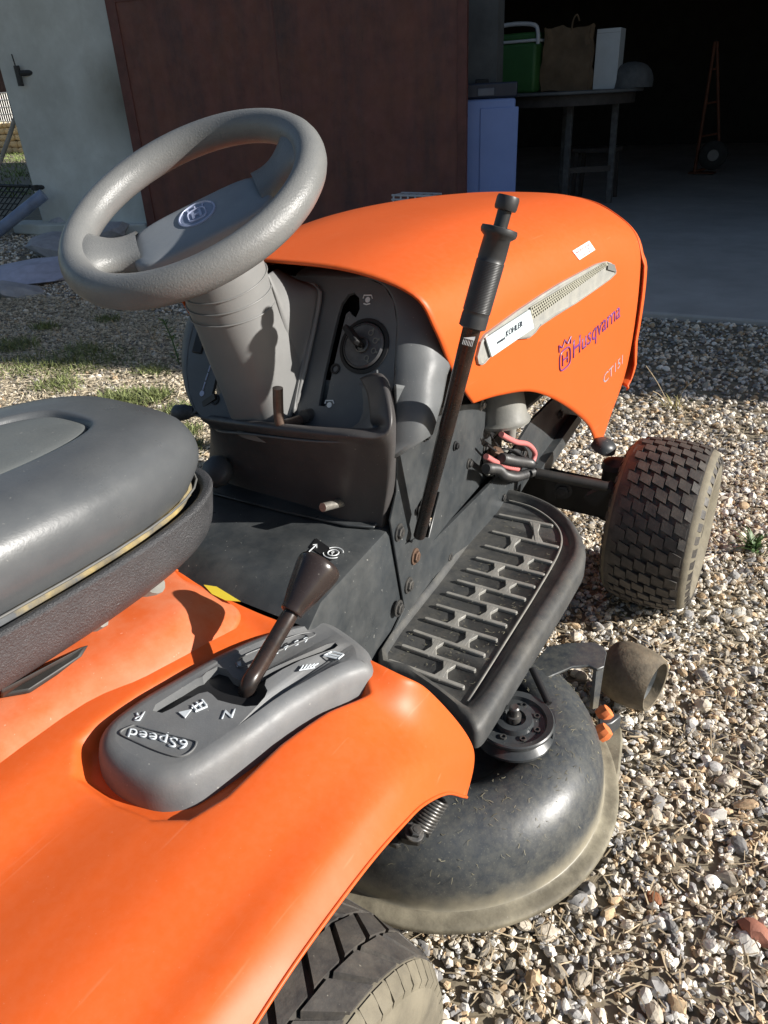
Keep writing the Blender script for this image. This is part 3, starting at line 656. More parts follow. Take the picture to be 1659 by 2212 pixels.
# ---- lower console: a flared box below the dashboard ------------------------
def boxring(xr, xf, yl, yr, z, rc, tilt=0.0):
    # rounded rectangle ring, rear face at xr; the right rear corner rounded
    pts = []
    for cx, cy, a0 in ((xr+rc, -yr+rc, 180), (xr+rc, yl-rc, 90)):
        arc = [(cx+rc*math.cos(R(a0+90-t)), cy+rc*math.sin(R(a0+90-t)), z) for t in (0, 22.5, 45, 67.5, 90)]
        pts += arc
    return [(xf, -yr, z+tilt)]+pts+[(xf, yl, z+tilt)]
def ringc(x0, z0, yr, xe, ze, ye, xl, zl, bow, ins=0.0):
    # right front end, right rear corner, bowed rear edge running forward on the left
    r_ = .052; d = ze-z0
    return [(xe-ins*.3, -ye+ins, ze), (x0+(xe-x0)*.62, -ye-(yr-ye)*.55+ins, z0+d*.80), (x0+(xe-x0)*.32, -yr+.003+ins, z0+d*.36), (x0+r_*.30+ins, -yr+r_*.28+ins, z0+d*.06), (x0+ins, -yr+r_*1.3+ins, z0), (x0+.008+ins, -.06, z0-.018*bow), (x0+.040*bow+ins, .08, z0-.045*bow), (x0+.085*bow+ins, .16, z0-.068*bow), (xl+ins, .225-ins, zl)]
rows = [ringc(.500, .466, .208, .560, .466, .205, .60, .466, .1), ringc(.498, .50, .216, .560, .50, .208, .60, .49, .3), ringc(.480, .57, .240, .555, .580, .216, .60, .515, .7), ringc(.456, .625, .260, .545, .655, .222, .605, .535, 1), ringc(.441, .644, .267, .532, .695, .222, .61, .545, 1), ringc(.438, .652, .269, .525, .708, .221, .61, .552, 1), ringc(.440, .656, .267, .524, .714, .219, .61, .555, 1, .006), ringc(.443, .651, .263, .528, .710, .212, .61, .550, 1, .016), ringc(.450, .640, .255, .534, .700, .204, .61, .542, 1, .028)]
cv, cf = net(rows, 4, 4)
cons = link('lower_console', me_from(cv, cf), BROWNP, MOW, 60, (solid(.004),))
# raised right horn where the console meets the dash
# shelf inside the rim
vs_, fs_ = net([[(.452, -.235, .642), (.446, -.15, .628), (.462, 0, .604), (.50, .10, .575), (.58, .19, .548)],
                [(.475, -.238, .652), (.480, -.15, .618), (.500, 0, .600), (.54, .10, .58), (.61, .20, .56)],
                [(.505, -.222, .680), (.520, -.16, .628), (.545, 0, .625), (.58, .12, .61), (.62, .21, .60)],
                [(.530, -.205, .715), (.545, -.17, .685), (.560, 0, .672), (.59, .13, .66), (.62, .21, .65)]], 4, 4)
link('console_shelf', me_from(vs_, fs_), DASHM, MOW, 70, (solid(.003),))
# slot with the bare pedal pin at the lower right of the rear face
CN = Vector((-.98, 0, -.2)).normalized()
def CP(px, py, off=0): return atp(px, py, (.492, -.15, .55), CN)+CN*off
mb = MB(); mb.prism([CP(734, 1045, .002), CP(739, 1038, .002), (CP(744, 1045, .002)), CP(744, 1088, .002), CP(734, 1090, .002)], CN*.0015); mb.build('pin_slot', BLK, cons)
mb = MB(); a = CP(742, 1091, -.01); mb.tube([a, at(697, 1096, x=a.x-.055)], .0068, 14); mb.build('pedal_pin', WORN, MOW, 50)
# parking rod: bent browned rod with a bolt on the shelf
mb = MB(); rz_ = [(600, 838), (601, 880), (604, 912), (612, 917), (640, 910), (690, 893)]
mb.tube(crv([at(x, y, x=.452+.0011*max(0, x-604)) for x, y in rz_], 5), .0075, 12); mb.build('attachment_clutch_rod', RODM, MOW, 60)
mb = MB(); mb.tube([at(657, 900, x=.50), at(690, 891, x=.535)], .010, 12); hexbolt(mb, at(694, 902, x=.535), (-.8, -.5, .2), .011, .012); mb.build('rod_bolt', BOLT, MOW)

# ---- tunnel / floor and right side plate ------------------------------------
PA = Vector((.457, -.225, .27)); PB = Vector((1.037, -.160, .27)); PD = (PB-PA).normalized(); PN = Vector((PD.y, -PD.x, 0))
if PN.y > 0: PN = -PN
def PP(px, py, off=0): return atp(px, py, PA, PN)+PN*off
tz = .468
e1 = PP(826, 1122); e2 = PP(738, 1212)
rowsT = []
for x in (.285, .32, .36, .42, .54, .62):
    yr_ = PA.y+(x-PA.x)*(PD.y/PD.x)
    zz = tz if x > .3 else tz-.02
    rowsT.append([(x, yr_, .25), (x, yr_, .36), (x, yr_+.0005, zz-.012), (x, yr_+.004, zz-.003), (x, yr_+.013, zz), (x, -.1, zz+.001), (x, .1, zz+.001), (x, .20, zz), (x, .21, zz-.01), (x, .21, .27)])
vs_ = [Vector(p) for r_ in rowsT for p in r_]; nn = 10
fs_ = [(i*nn+j, i*nn+j+1, (i+1)*nn+j+1, (i+1)*nn+j) for i in range(5) for j in range(nn-1)]
tun = link('floor_tunnel', me_from(vs_, fs_), STEELP, MOW, 50)
# lifted edge of a loose cover plate in front of the console
mb = MB(); mb.prism([(.500, .19, tz+.003), (.47, .10, tz+.003), (.478, -.05, tz+.003), (.49, -.16, tz+.003), (.505, -.20, tz+.003), (.60, -.19, tz+.003), (.60, .19, tz+.003)], (0, 0, .004)); mb.build('floor_cover_plate', STEELP, MOW, mods=(bevel(.0015, 1),))
# parking brake label: dark sticker with P mark and arrow
mb = MB(); tx = lambda px, py, o=.0: at(px, py, z=tz+.0015+o)
mb.prism([tx(683, 1163), tx(730, 1196), tx(715, 1212), tx(668, 1182)], (0, 0, .0005)); brk = mb.build('brake_label', BLK, MOW)
mb = MB()
c0 = tx(720, 1194, .0012); ru = (tx(730, 1200)-tx(720, 1194)).length
for rr, arcs in ((ru*.75, [(0, 360)]), (ru*1.35, [(-60, 60), (120, 240)])):
    for a0, a1 in arcs: mb.tube([c0+Vector((math.cos(R(t)), math.sin(R(t)), 0))*rr for t in np.linspace(a0, a1, 18)], .0008, 5)
mb.tube([tx(665, 1194, .001), tx(684, 1176, .001)], .0009, 5); mb.tube([tx(676, 1177, .001), tx(684, 1176, .001), tx(684, 1183, .001)], .0009, 5)
mb.build('brake_symbol', WHITE, brk)
u1 = tx(724, 1200, .0013)-tx(714, 1190, .0013)
text('P', tx(717, 1199, .0013), tx(723, 1196, .0013), tx(717, 1188)-tx(719, 1199), .008, 'brake_letter', WHITE, brk, .0004, Vector((0, 0, 1)))
# side plate with the lever slot
sp_o = [(868, 1312), (815, 1415), (930, 1245), (1060, 1066), (1056, 960), (1049, 868), (1000, 880), (930, 905), (868, 930), (862, 1000), (858, 1060), (858, 1130)]
sp_o = [(828, 1395), (1060, 1068), (1056, 960), (1049, 868), (1000, 872), (930, 880), (880, 900), (850, 960), (850, 1060), (836, 1124), (868, 1312)]
slp = [(868, 1176), (882, 1112), (915, 1058), (944, 1062), (920, 1160), (900, 1158)]
so_ = [(872, 1005), (886, 1005), (886, 990)]
sidep = plate([PP(*p, .002) for p in sp_o], [[PP(*p, .002) for p in slp]], PN*.004, 'side_plate', STEELP, MOW, mods=(bevel(.001, 1),))
mb = MB(); mb.prism([PP(*p, -.03) for p in [(840, 1220), (960, 1220), (960, 1030), (840, 1030)]], -PN*.002); mb.build('slot_backing', BLK, MOW)
mb = MB(); mb.prism([PP(*p, .0065) for p in [(858, 1120), (868, 1312), (830, 1385), (740, 1240), (826, 1135)]], PN*.0015); 
# bolts on the side plate
for (x, y), r_, mm in (((886, 940), .011, BOLT), ((911, 939), .007, BLK), ((853, 1148), .010, BOLT), ((888, 1200), .010, RUSTB), ((960, 1201), .0095, BOLT), ((874, 1262), .010, BOLT), ((852, 1312), .010, BOLT), ((1037, 1118), .008, BOLT), ((1017, 1140), .008, BOLT), ((1005, 1000), .007, BOLT), ((1040, 968), .0065, BOLT), ((975, 962), .006, BLK), ((930, 1008), .0035, BLK), ((1033, 874), .007, WORN), ((900, 1100), .005, WORN)):
    hb = MB(); hexbolt(hb, PP(x, y, .007), PN, r_, .006); hb.build('bolt', mm, sidep)
mb = MB(); mb.lathe([(.006, 0), (.006, .001)], PP(943, 1213, .0072), PN, 9); mb.build('yellow_paint_dab', YEL, sidep)

# ---- steering column and wheel ------------------------------------------------
SC = Vector((.427, 0, .937)); SN = Vector((-.485, 0, .875)).normalized(); SE1 = Vector((.875, 0, .485)).normalized(); SE2 = Vector((0, -1, 0))
CA0 = SC-SN*.06; CB = at(580, 915, y=-.005); CAX = (CB-CA0); CLEN = CAX.length; CAX.normalize(); CE2 = Vector((0, -1, 0)); CE1 = CAX.cross(CE2).normalized()
if CE1.x < 0: CE1 = -CE1
def colring(k, wy, fa, fb, n=20, e=.8, shift=0.0):
    w_ = min(1, max(0, (k-.06)/.1)); ee1 = (SE1*(1-w_)+CE1*w_).normalized()
    c = CA0+CAX*((k-.06)*CLEN/.315)+SE2*shift; out = []
    for j in range(n):
        t = 2*math.pi*j/n; ct, st = math.cos(t), math.sin(t)
        q = lambda v: math.copysign(abs(v)**e, v)
        out.append(c+SE2*(wy*q(ct))+ee1*((fa if st > 0 else fb)*q(st)))
    return out
rows = [colring(.075, .058, .055, .058, e=1), colring(.10, .060, .058, .060, e=1), colring(.15, .060, .06, .058, e=.95), colring(.19, .059, .068, .054, e=.9), colring(.23, .059, .085, .050, e=.85), colring(.27, .058, .10, .046, e=.8), colring(.31, .056, .11, .043, e=.75), colring(.345, .054, .115, .042, e=.7), colring(.38, .052, .115, .042, e=.7)]
kv, kf = net(rows, 4, 2, True)
colm = link('steering_column', me_from(kv, kf), COLM, MOW, 70)
mb = MB()
for k, w in ((.118, .0612), (.140, .0615), (.162, .0612)):
    ring = colring(k, w, .061, .0605, 40, 1); mb.tube(ring+[ring[0]], .0011, 6, False)
mb.build('collar_ridge', COLM, colm, 60)
# flange plate spreading towards the dashboard on the right
fp = [(668, 612), (690, 618), (701, 634), (698, 660), (686, 720), (668, 800), (650, 870), (632, 905), (560, 905), (560, 700), (590, 610)]
mb = MB(); mb.prism([DP(*p, .003) for p in fp], DN*.007); mb.build('column_flange', COLM, MOW, mods=(bevel(.004, 3),))
vs_, fs_ = net([[DP(606, 585, .01), DP(650, 608, .01), DP(688, 624, .011), DP(694, 650, .011), DP(680, 720, .011), DP(655, 815, .011), DP(640, 895, .011)],
                [colring(k_, w_, w_, w_)[0]+CE1*.035-SE2*.004 for k_, w_ in ((.12, .054), (.15, .058), (.19, .058), (.23, .058), (.27, .057), (.32, .055), (.375, .052))]], 6, 5)
link('column_fillet', me_from(vs_, fs_), COLM, MOW, 70, (solid(.003),))

SW = thing_part('steering_wheel', MOW, (0, 0, 0))
def wp(a, b, h=0.0): return SC + SE1*a + SE2*b + SN*h
mb = MB(); N1, N2 = 96, 20; vs_ = []; Rm, rt = .1645, .0208
for i in range(N1):
    t = 2*math.pi*i/N1
    for j in range(N2):
        s = 2*math.pi*j/N2
        # finger grooves along the inside underside
        g = 0
        rr = Rm+(rt+g)*math.cos(s)*.95; vs_.append(wp(rr*math.cos(t), rr*math.sin(t), (rt+g)*math.sin(s)*1.05))
mb.add(vs_, [(i*N2+j, ((i+1) % N1)*N2+j, ((i+1) % N1)*N2+(j+1) % N2, i*N2+(j+1) % N2) for i in range(N1) for j in range(N2)])
mb.build('rim', GREYP, SW, 180)
HX = (.73, .683)                    # hub axis in the wheel plane (unit)
def hp(u, v, h): return wp(HX[0]*u + HX[1]*v, HX[1]*u - HX[0]*v, h)
# spokes: flat arms from the pad to the rim
for s in (-1, 1):
    mb = MB(); rows = []
    for u, wv0, wv1, th, h in ((.085, -.034, .043, .019, -.032), (.102, -.026, .037, .018, -.028), (.120, -.024, .036, .017, -.020), (.140, -.034, .050, .016, -.008), (.158, -.052, .070, .013, .0)):
        n = 12; ring = []
        for j in range(n):
            t = 2*math.pi*j/n; m_ = (wv0+wv1)/2; hw_ = (wv1-wv0)/2
            uu = u - .06*(abs(math.cos(t))*hw_/.07)**2*.35 if u > .14 else u
            ring.append(hp(s*uu, (m_+hw_*math.copysign(abs(math.cos(t))**.7, math.cos(t))), h+th*math.copysign(abs(math.sin(t))**.7, math.sin(t))))
        rows.append(ring)
    a_, b_ = net(rows, 3, 2, True); mb.add(a_, b_); mb.build('spoke', GREYP, SW, 70)
# hub pad: rounded bar, slightly crowned
rows = []
def padring(sc, h, e=.5):
    out = []
    for j in range(36):
        t = 2*math.pi*j/36; q = lambda v, e=e: math.copysign(abs(v)**e, v)
        u = .100*q(math.cos(t)); v = -.006+.052*q(math.sin(t)); v += .0
        out.append(hp(u*sc+(1-sc)*0, v*sc, h))
    return out
rows = [padring(.90, -.075), padring(1.0, -.060), padring(1.0, -.034), padring(.985, -.026), padring(.94, -.0215), padring(.75, -.0195), padring(.4, -.019), padring(.02, -.019)]
a_, b_ = net(rows, 2, 1, True); link('hub_pad', me_from(a_, b_), PADM, SW, 50)
mb = MB(); mb.lathe([(.050, -.075), (.046, -.05), (.05, -.02)], SC-SN*.02, SN, 24); mb.build('hub_boss', BLK, SW, 50)
ec = hp(0.0, .004, -.0190)
mb = MB(); mb.lathe([(.0265, -.002), (.0265, .0018), (.0245, .0022), (.0235, .0004), (.001, .0004)], ec, SN, 40); emb = mb.build('emblem', EMB, SW, 40)
mb = MB(); mb.lathe([(.0232, .0006), (.0232, .0008)], ec, SN, 36); mb.build('emblem_ground', EMBD, SW, 40)
mb = MB(); M3 = Matrix((hp(1, 0, 0)-hp(0, 0, 0), hp(0, 1, 0)-hp(0, 0, 0), SN)).transposed()
def eb(u, v, w, l): mb.box(ec+M3 @ Vector((u, v, .0016)), (w, l, .0016), M3)
eb(-.005, -.002, .0035, .017); eb(.005, -.002, .0035, .017); eb(0, -.002, .008, .0035)
mb.tube([ec+M3 @ Vector((.0125*math.copysign(abs(math.cos(t))**.6, math.cos(t)), -.002+.013*math.copysign(abs(math.sin(t))**.6, math.sin(t)), .0014)) for t in np.linspace(0, 2*math.pi, 30)], .0013, 6, False)
for u in (-.010, 0, .010): mb.tube([ec+M3 @ Vector((u, .011, .0014)), ec+M3 @ Vector((u*1.2, .018, .0014))], .0014, 6)
mb.build('emblem_letter', EMB, SW)

# ---- attachment (park) lever on the right ------------------------------------
lb = PP(882, 1150, .006); lb = PP(884, 1142, .020); yl = lambda t: lb.y*(1-t)+(-.362)*t
Lp = [lb, at(918, 1020, y=yl(.3)), at(960, 890, y=yl(.6)), at(1008, 730, y=yl(.85)), at(1030, 640, y=yl(1))]
g0 = at(1021, 703, y=yl(.88)); lev = MB().tube([lb-(g0-lb)*.03, lb.lerp(g0, .5), g0+(g0-lb)*.03], [.0098, .0110, .0118], 16).build('lift_lever', LEVERM, MOW, 60)
g0 = at(1021, 703, y=yl(.88)); g1 = at(1078, 500, y=yl(1.02)); gd = (g1-g0); gl = gd.length; gd.normalize()
prof = [(.0135, -.004), (.0172, -.002), (.0172, .012)]
for i in range(34): h = .016+i*(gl-.052)/34; prof += [(.0165, h), (.0174, h+.0012), (.0174, h+.0024), (.0165, h+.0034)]
prof += [(.0170, gl-.03), (.0165, gl-.008), (.0215, gl-.004), (.0225, gl), (.0215, gl+.004), (.013, gl+.005), (.0125, gl-.01)]
MB().lathe(prof, g0, gd, 26).build('grip', GRIPM, lev, 60)
MB().lathe([(.0085, -.01), (.0085, .020), (.0125, .021), (.0135, .024), (.0135, .034), (.0125, .037), (.001, .0375)], g1+gd*.003, gd, 20).build('release_button', GRIPM, lev, 40)
mb = MB()
for i in range(6):
    a = g0-gd*(.006+.006*0) + CR_*0; 
q0 = g0-gd*.010; sd = gd.cross(Vector((.6, .8, 0))).normalized(); fr = (CAMP-q0).normalized(); fr = (fr-gd*fr.dot(gd)).normalized(); sd = gd.cross(fr)
for i in range(7): 
    p = q0+fr*.0112+sd*(-.006+.002*i)-gd*.010; mb.box(p, (.0007, .0006, .008), Matrix((sd, fr, gd)).transposed())
mb.prism([q0+fr*.0118+sd*-.007-gd*.006, q0+fr*.0118+sd*.007-gd*.001, q0+fr*.0118+sd*.007-gd*.006], fr*.0004)
mb.build('lever_print', WHITE, lev)

# ---- footboard -----------------------------------------------------------------
FZ = .27
outl = [(815, 1418), (940, 1248), (1058, 1088), (1072, 1062), (1092, 1060), (1150, 1075), (1205, 1102), (1245, 1142), (1262, 1180), (1264, 1215), (1240, 1262), (1190, 1345), (1120, 1455), (1062, 1548), (1040, 1578), (1022, 1582), (1000, 1565), (950, 1520), (880, 1470)]
def fz(x): return FZ + (max(0, x-.86)**2)*.9
def FP(px, py, off=0.0):
    p = at(px, py, z=FZ)
    for _ in range(3): p = at(px, py, z=fz(p.x))
    return p+Vector((0, 0, off))
OP = crv([FP(*p) for p in outl], 3, True)
def inset(P, d, dz):
    n = len(P); out = []
    for i in range(n):
        t = (P[(i+1) % n]-P[i-1]); t.z = 0; t.normalize(); nrm_ = Vector((-t.y, t.x, 0)); out.append((nrm_, P[i]))
    ar = sum((P[i].x*P[(i+1) % n].y-P[(i+1) % n].x*P[i].y) for i in range(n)); s = 1 if ar > 0 else -1
    return [p+nrm_*s*d+Vector((0, 0, dz)) for nrm_, p in out]
inn = [(838, 1412), (955, 1255), (1055, 1120), (1082, 1086), (1095, 1082), (1140, 1092), (1185, 1115), (1213, 1140), (1228, 1170), (1227, 1195), (1212, 1225), (1160, 1308), (1100, 1402), (1046, 1485), (1010, 1522), (1004, 1524), (985, 1512), (940, 1480), (880, 1440)]
IP = crv([FP(*p) for p in inn], 3, True)
mid = [(a*.55+b*.45)+Vector((0, 0, .013)) for a, b in zip(OP, IP)]
mid2 = [(a*.25+b*.75)+Vector((0, 0, .011)) for a, b in zip(OP, IP)]
mid1 = [(a*.85+b*.15)+Vector((0, 0, .008)) for a, b in zip(OP, IP)]
bot = [p+Vector((0, 0, -.03)) for p in OP]; n_ = len(OP)
vs_ = bot+OP+mid1+mid+mid2+[p+Vector((0, 0, .001)) for p in IP]
fs_ = [(k*n_+i, k*n_+(i+1) % n_, (k+1)*n_+(i+1) % n_, (k+1)*n_+i) for k in range(5) for i in range(n_)]
# floor as strips so that it follows the bend
nL = len(IP)
fs_ += [tuple(5*n_+i for i in t) for t in tessellate_polygon([IP])]
foot = link('footboard', me_from(vs_, fs_), FOOTM, MOW, 50)
def r6(p): return (677.7+p[0]*.4085, 1016.6+p[1]*.4085)
LE = [(985, 245), (950, 335), (910, 410), (865, 475), (815, 535), (765, 595), (710, 660), (655, 725), (597, 795), (535, 862), (475, 940), (405, 1020)]
RE = [(1255, 300), (1285, 415), (1250, 495), (1210, 560), (1160, 625), (1110, 690), (1065, 760), (1010, 830), (960, 905), (895, 985), (845, 1065), (785, 1155)]
def capsule(mb, a, b, w, h):
    d = (b-a); d.z = 0; d.normalize(); s = Vector((-d.y, d.x, 0)); out = []
    for cc, a0 in ((a, 90), (b, -90)):
        for t in range(0, 181, 36): q = R(a0+t); out.append(cc+d*math.cos(q)*w+s*math.sin(q)*w)
    n = len(out); top = [p+((a+b)/2-p)*.06*0+Vector((0, 0, h)) for p in out]
    mb.add(out+top, [(i, (i+1) % n, n+(i+1) % n, n+i) for i in range(n)]+[tuple(range(n, 2*n))])
def cross_links(i): return (.36, .60) if i % 2 == 0 else (.60, .30)
def cpz(p, h=.0005): return Vector((p.x, p.y, fz(p.x)+h))
Ls = [FP(*r6(p)) for p in LE]; Rs = [FP(*r6(p)) for p in RE]
for i in range(12):
    mb = MB(); a, b = Ls[i], Rs[i]
    capsule(mb, cpz(a), cpz(b), .0040, .0062)
    if i < 11:
        a2, b2 = Ls[i+1], Rs[i+1]; u = .68 if i % 2 == 0 else .36
        c1 = a.lerp(b, u+.08); c2 = a2.lerp(b2, u-.08); mdl = a.lerp(b, u).lerp(a2.lerp(b2, u), .5)
        q1, q2 = a.lerp(b, u), a2.lerp(b2, u+.02)
        capsule(mb, cpz(q1), cpz(q2), .0048, .0060)
        for sgn, q, qa, qb in ((1, q1, a, b), (-1, q2, a2, b2)):
            d_ = (qb-qa).normalized(); m_ = q1.lerp(q2, .5)
            tri = [q-d_*.013, q+d_*.013, m_+d_*.004, m_-d_*.004]; tri = [cpz(p) for p in tri]; tp = [p+Vector((0, 0, .0058)) for p in tri]
            mb.add(tri+tp, [(i_, (i_+1) % 4, 4+(i_+1) % 4, 4+i_) for i_ in range(4)]+[(4, 5, 6, 7)])
    mb.build('rib', RIBM, foot, 30, (bevel(.0012, 1, 40),))
mb = MB(); gp = [FP(*p, .0035) for p in [(1100, 1085), (1150, 1100), (1192, 1128), (1212, 1160), (1205, 1200), (1160, 1280), (1090, 1392), (1010, 1520)]]
mb.tube(crv(gp, 6), .0022, 6); mb.build('edge_bead', RIBM, foot, 60)

# ---- mower deck ---------------------------------------------------------------------
DECK = thing_part('mower_deck', MOW, (0, 0, 0)); DC = Vector((.475, -.327, 0))
prof = [(.287, .058), (.288, .066), (.283, .070), (.268, .073), (.263, .080), (.261, .105), (.253, .135), (.236, .162), (.212, .180), (.186, .187), (.160, .184), (.135, .168), (.118, .150), (.08, .148), (.001, .148)]
def deckshell(cy, sgn):
    mb = MB(); pc2 = crv([(r_, h, 0) for r_, h in prof], 3); mb.lathe([(p.x, p.y) for p in pc2], (DC.x, cy, 0), (0, 0, 1), 96, caps=False)
    mb.m = [1 if pc2[f[0]//96].z < 1 and pc2[f[0]//96].x > .2655 else 0 for f in mb.f]; return mb
mb = deckshell(DC.y, 1); mb.build('deck_shell', [DECKM, DUSTY], DECK, 70)
mb = deckshell(-DC.y, -1); mb.build('deck_shell', [DECKM, DUSTY], DECK, 70)
mb = MB(); mb.box((.47, 0, .12), (.48, .5, .05)); mb.build('deck_plate', DECKM, DECK, mods=(bevel(.01),))
# flat dusty side skirt with the rear discharge corner on the right front
sk = [(1343, 1570), (1346, 1600), (1340, 1660), (1325, 1740), (1298, 1800), (1262, 1852), (1285, 1760), (1296, 1680), (1294, 1600), (1292, 1570), (1308, 1558)]
mb = MB(); mb.prism([at(x, y, z=.068) for x, y in sk], (0, 0, -.03)); mb.build('side_skirt', DUSTY, DECK, mods=(bevel(.004, 2),))
mb = MB(); mb.prism([at(*p, z=.075) for p in [(1288, 1575), (1315, 1565), (1340, 1572), (1318, 1590), (1290, 1598)]], (0, 0, .03)); mb.build('skirt_hinge', STEELP, DECK, mods=(bevel(.003),))
for p in ((1306, 1542), (1303, 1582)):
    mb = MB(); c = at(*p, z=.105); mb.lathe([(.001, -.012), (.013, -.010), (.015, 0), (.012, .010), (.001, .013)], c, (.4, -.5, .6), 9); mb.build('plastic_tag', ORTAG, DECK, 30)
# drive pulley with a belt groove
pc_ = at(1110, 1552, z=.222); pr = .060
mb = MB(); mb.lathe([(.001, -.030), (pr*.95, -.030), (pr, -.028), (pr, -.024), (pr*.86, -.016), (pr*.86, -.010), (pr, -.004), (pr, 0), (pr*.97, .002), (pr*.82, -.0005), (pr*.78, -.006), (pr*.50, -.006), (pr*.46, .002), (pr*.30, .003), (pr*.28, -.004), (.001, -.004)], pc_, (0, 0, 1), 56); pul = mb.build('drive_pulley', STEELP, DECK, 35)
mb = MB(); mb.lathe([(.011, -.004), (.011, .008), (.008, .009), (.008, .022), (.006, .024), (.001, .024)], pc_, (0, 0, 1), 18); mb.build('spindle_nut', BOLT, DECK, 30)
for a in range(0, 360, 45):
    q = MB(); q.lathe([(.005, -.007), (.005, -.003), (.0032, -.003), (.003, -.0065)], pc_+Vector((math.cos(R(a)), math.sin(R(a)), 0))*pr*.62, (0, 0, 1), 10); q.build('pulley_rivet', BOLT, DECK, 30)
mb = MB(); mb.lathe([(.03, -.075), (.028, -.03)], pc_, (0, 0, 1), 20); mb.build('spindle_housing', DARK, DECK, 40)
beltp = [pc_+Vector((.25, .22, .03)), pc_+Vector((.12, .10, .01)), pc_+Vector((.05, .035, -.013))]
MB().tube([at(1150, 1445, z=.24), at(1185, 1520, z=.222)], .006, 8).build('belt_keeper', BLK, DECK, 50)
MB().prism([at(*p, z=.215) for p in [(1187, 1535), (1197, 1530), (1201, 1560), (1195, 1580), (1187, 1570)]], (0, 0, -.03)).build('belt_guard', STEELP, DECK)
# gauge-roller bracket and roller
mb = MB()
top = [(1150, 1432), (1185, 1395), (1225, 1388), (1283, 1386), (1303, 1396), (1311, 1408), (1305, 1440), (1290, 1446), (1272, 1437), (1235, 1440), (1195, 1458), (1168, 1470)]
mb.prism([at(x, y, z=.185) for x, y in top], (0, 0, -.006)); arm = mb.build('roller_bracket', DECKM, DECK, mods=(bevel(.002, 2),))
mb = MB(); dn = [at(1303, 1396, z=.182), at(1311, 1408, z=.182), at(1305, 1440, z=.182), at(1290, 1448, z=.182), at(1285, 1530, z=.07), at(1275, 1535, z=.07), at(1272, 1450, z=.18)]
mb.prism([at(1289, 1442, z=.184), at(1307, 1400, z=.184), at(1311, 1412, z=.184), at(1304, 1450, z=.165), at(1293, 1530, z=.085), at(1280, 1533, z=.085)], (.0, .006, 0)); mb.build('bracket_leg', DECKM, DECK, mods=(bevel(.001, 1),))
rc_ = at(1365, 1458, z=.072); ra_ = Vector((-.20, -1, 0)).normalized()
mb = MB(); mb.lathe([(.014, -.052), (.034, -.052), (.047, -.046), (.056, -.030), (.060, -.005), (.058, .02), (.053, .040), (.049, .048), (.045, .047), (.043, .02), (.040, -.01), (.012, -.012)], rc_, ra_, 40)
ro = mb.build('gauge_roller', [ROLLM], DECK, 50)
mb = MB(); mb.lathe([(.0428, .030), (.040, -.008), (.012, -.010), (.012, .012), (.001, .012)], rc_, ra_, 30, caps=False); mb.build('roller_bore', ROLLI, DECK, 50)
mb = MB(); mb.tube([rc_-ra_*.10, rc_+ra_*.01], .008, 10); mb.build('roller_axle', DARK, DECK, 50)
# suspension spring and link under the fender
sa = at(945, 1722, z=.23); sb_ = at(905, 1790, z=.20); d = (sb_-sa); L_ = d.length; d.normalize(); q1 = d.cross(Vector((0, 0, 1))).normalized(); q2 = d.cross(q1)
pts = [sa+d*(L_*t/120)+(q1*math.cos(t*.55)+q2*math.sin(t*.55))*.0155 for t in range(121)]
MB().tube(pts, .0026, 6).build('lift_spring', BOLT, DECK, 80)
mb = MB(); mb.prism([at(*p, z=.205) for p in [(855, 1790), (880, 1775), (905, 1790), (915, 1800), (905, 1815), (880, 1812), (862, 1806)]], (0, 0, -.014)); mb.prism([at(*p, z=.20) for p in [(828, 1800), (850, 1795), (868, 1812), (858, 1826), (838, 1818)]], (0, 0, -.010)); mb.build('lift_link', DARK, DECK, mods=(bevel(.002, 1),))
mb = MB(); hexbolt(mb, at(895, 1798, z=.212), (0, -.4, 1), .009, .008); mb.build('link_nut', BOLT, DECK)

# ---- fender ------------------------------------------------------------------------------
lip = [at(1008, 1722, y=-.454), at(965, 1714, y=-.463), at(915, 1738, y=-.469), at(870, 1782, y=-.472), at(810, 1850, y=-.474), at(740, 1940, y=-.476), at(640, 2078, y=-.478), at(545, 2222, y=-.478), at(400, 2450, y=-.478)]
def fr(x, lipp, edge=None):
    if edge: return edge
    l = lipp; zt = .460-.9*max(0, x-.1)**2
    return [(x, .10, .468), (x, -.06, .468), (x, -.15, zt+.010), (x, -.22, zt-.006), (x, -.30, zt-.006), (x, -.355, zt-.009), (x*.85+l.x*.15, -.408, zt-.012-(zt-l.z)*.20), (l.x*.45+x*.55, -.449, zt-(zt-l.z)*.58), tuple(l)]
e0 = at(375, 1230, z=.462); e1 = at(430, 1265, z=.460); 
edge = [(.29, .10, .458), tuple(at(375, 1230, z=.462)), tuple(at(440, 1270, z=.456)), tuple(at(560, 1325, z=.444)), tuple(at(670, 1366, z=.434)), tuple(at(850, 1450, y=-.372)), tuple(at(935, 1500, y=-.412)), tuple(at(1022, 1615, y=-.440)), tuple(lip[0])]
rows = [edge]
xs = [.235, .175, .12, .06, .0, -.07, -.15, -.30]
for x, l in zip(xs, lip[1:]): rows.append(fr(x, l))
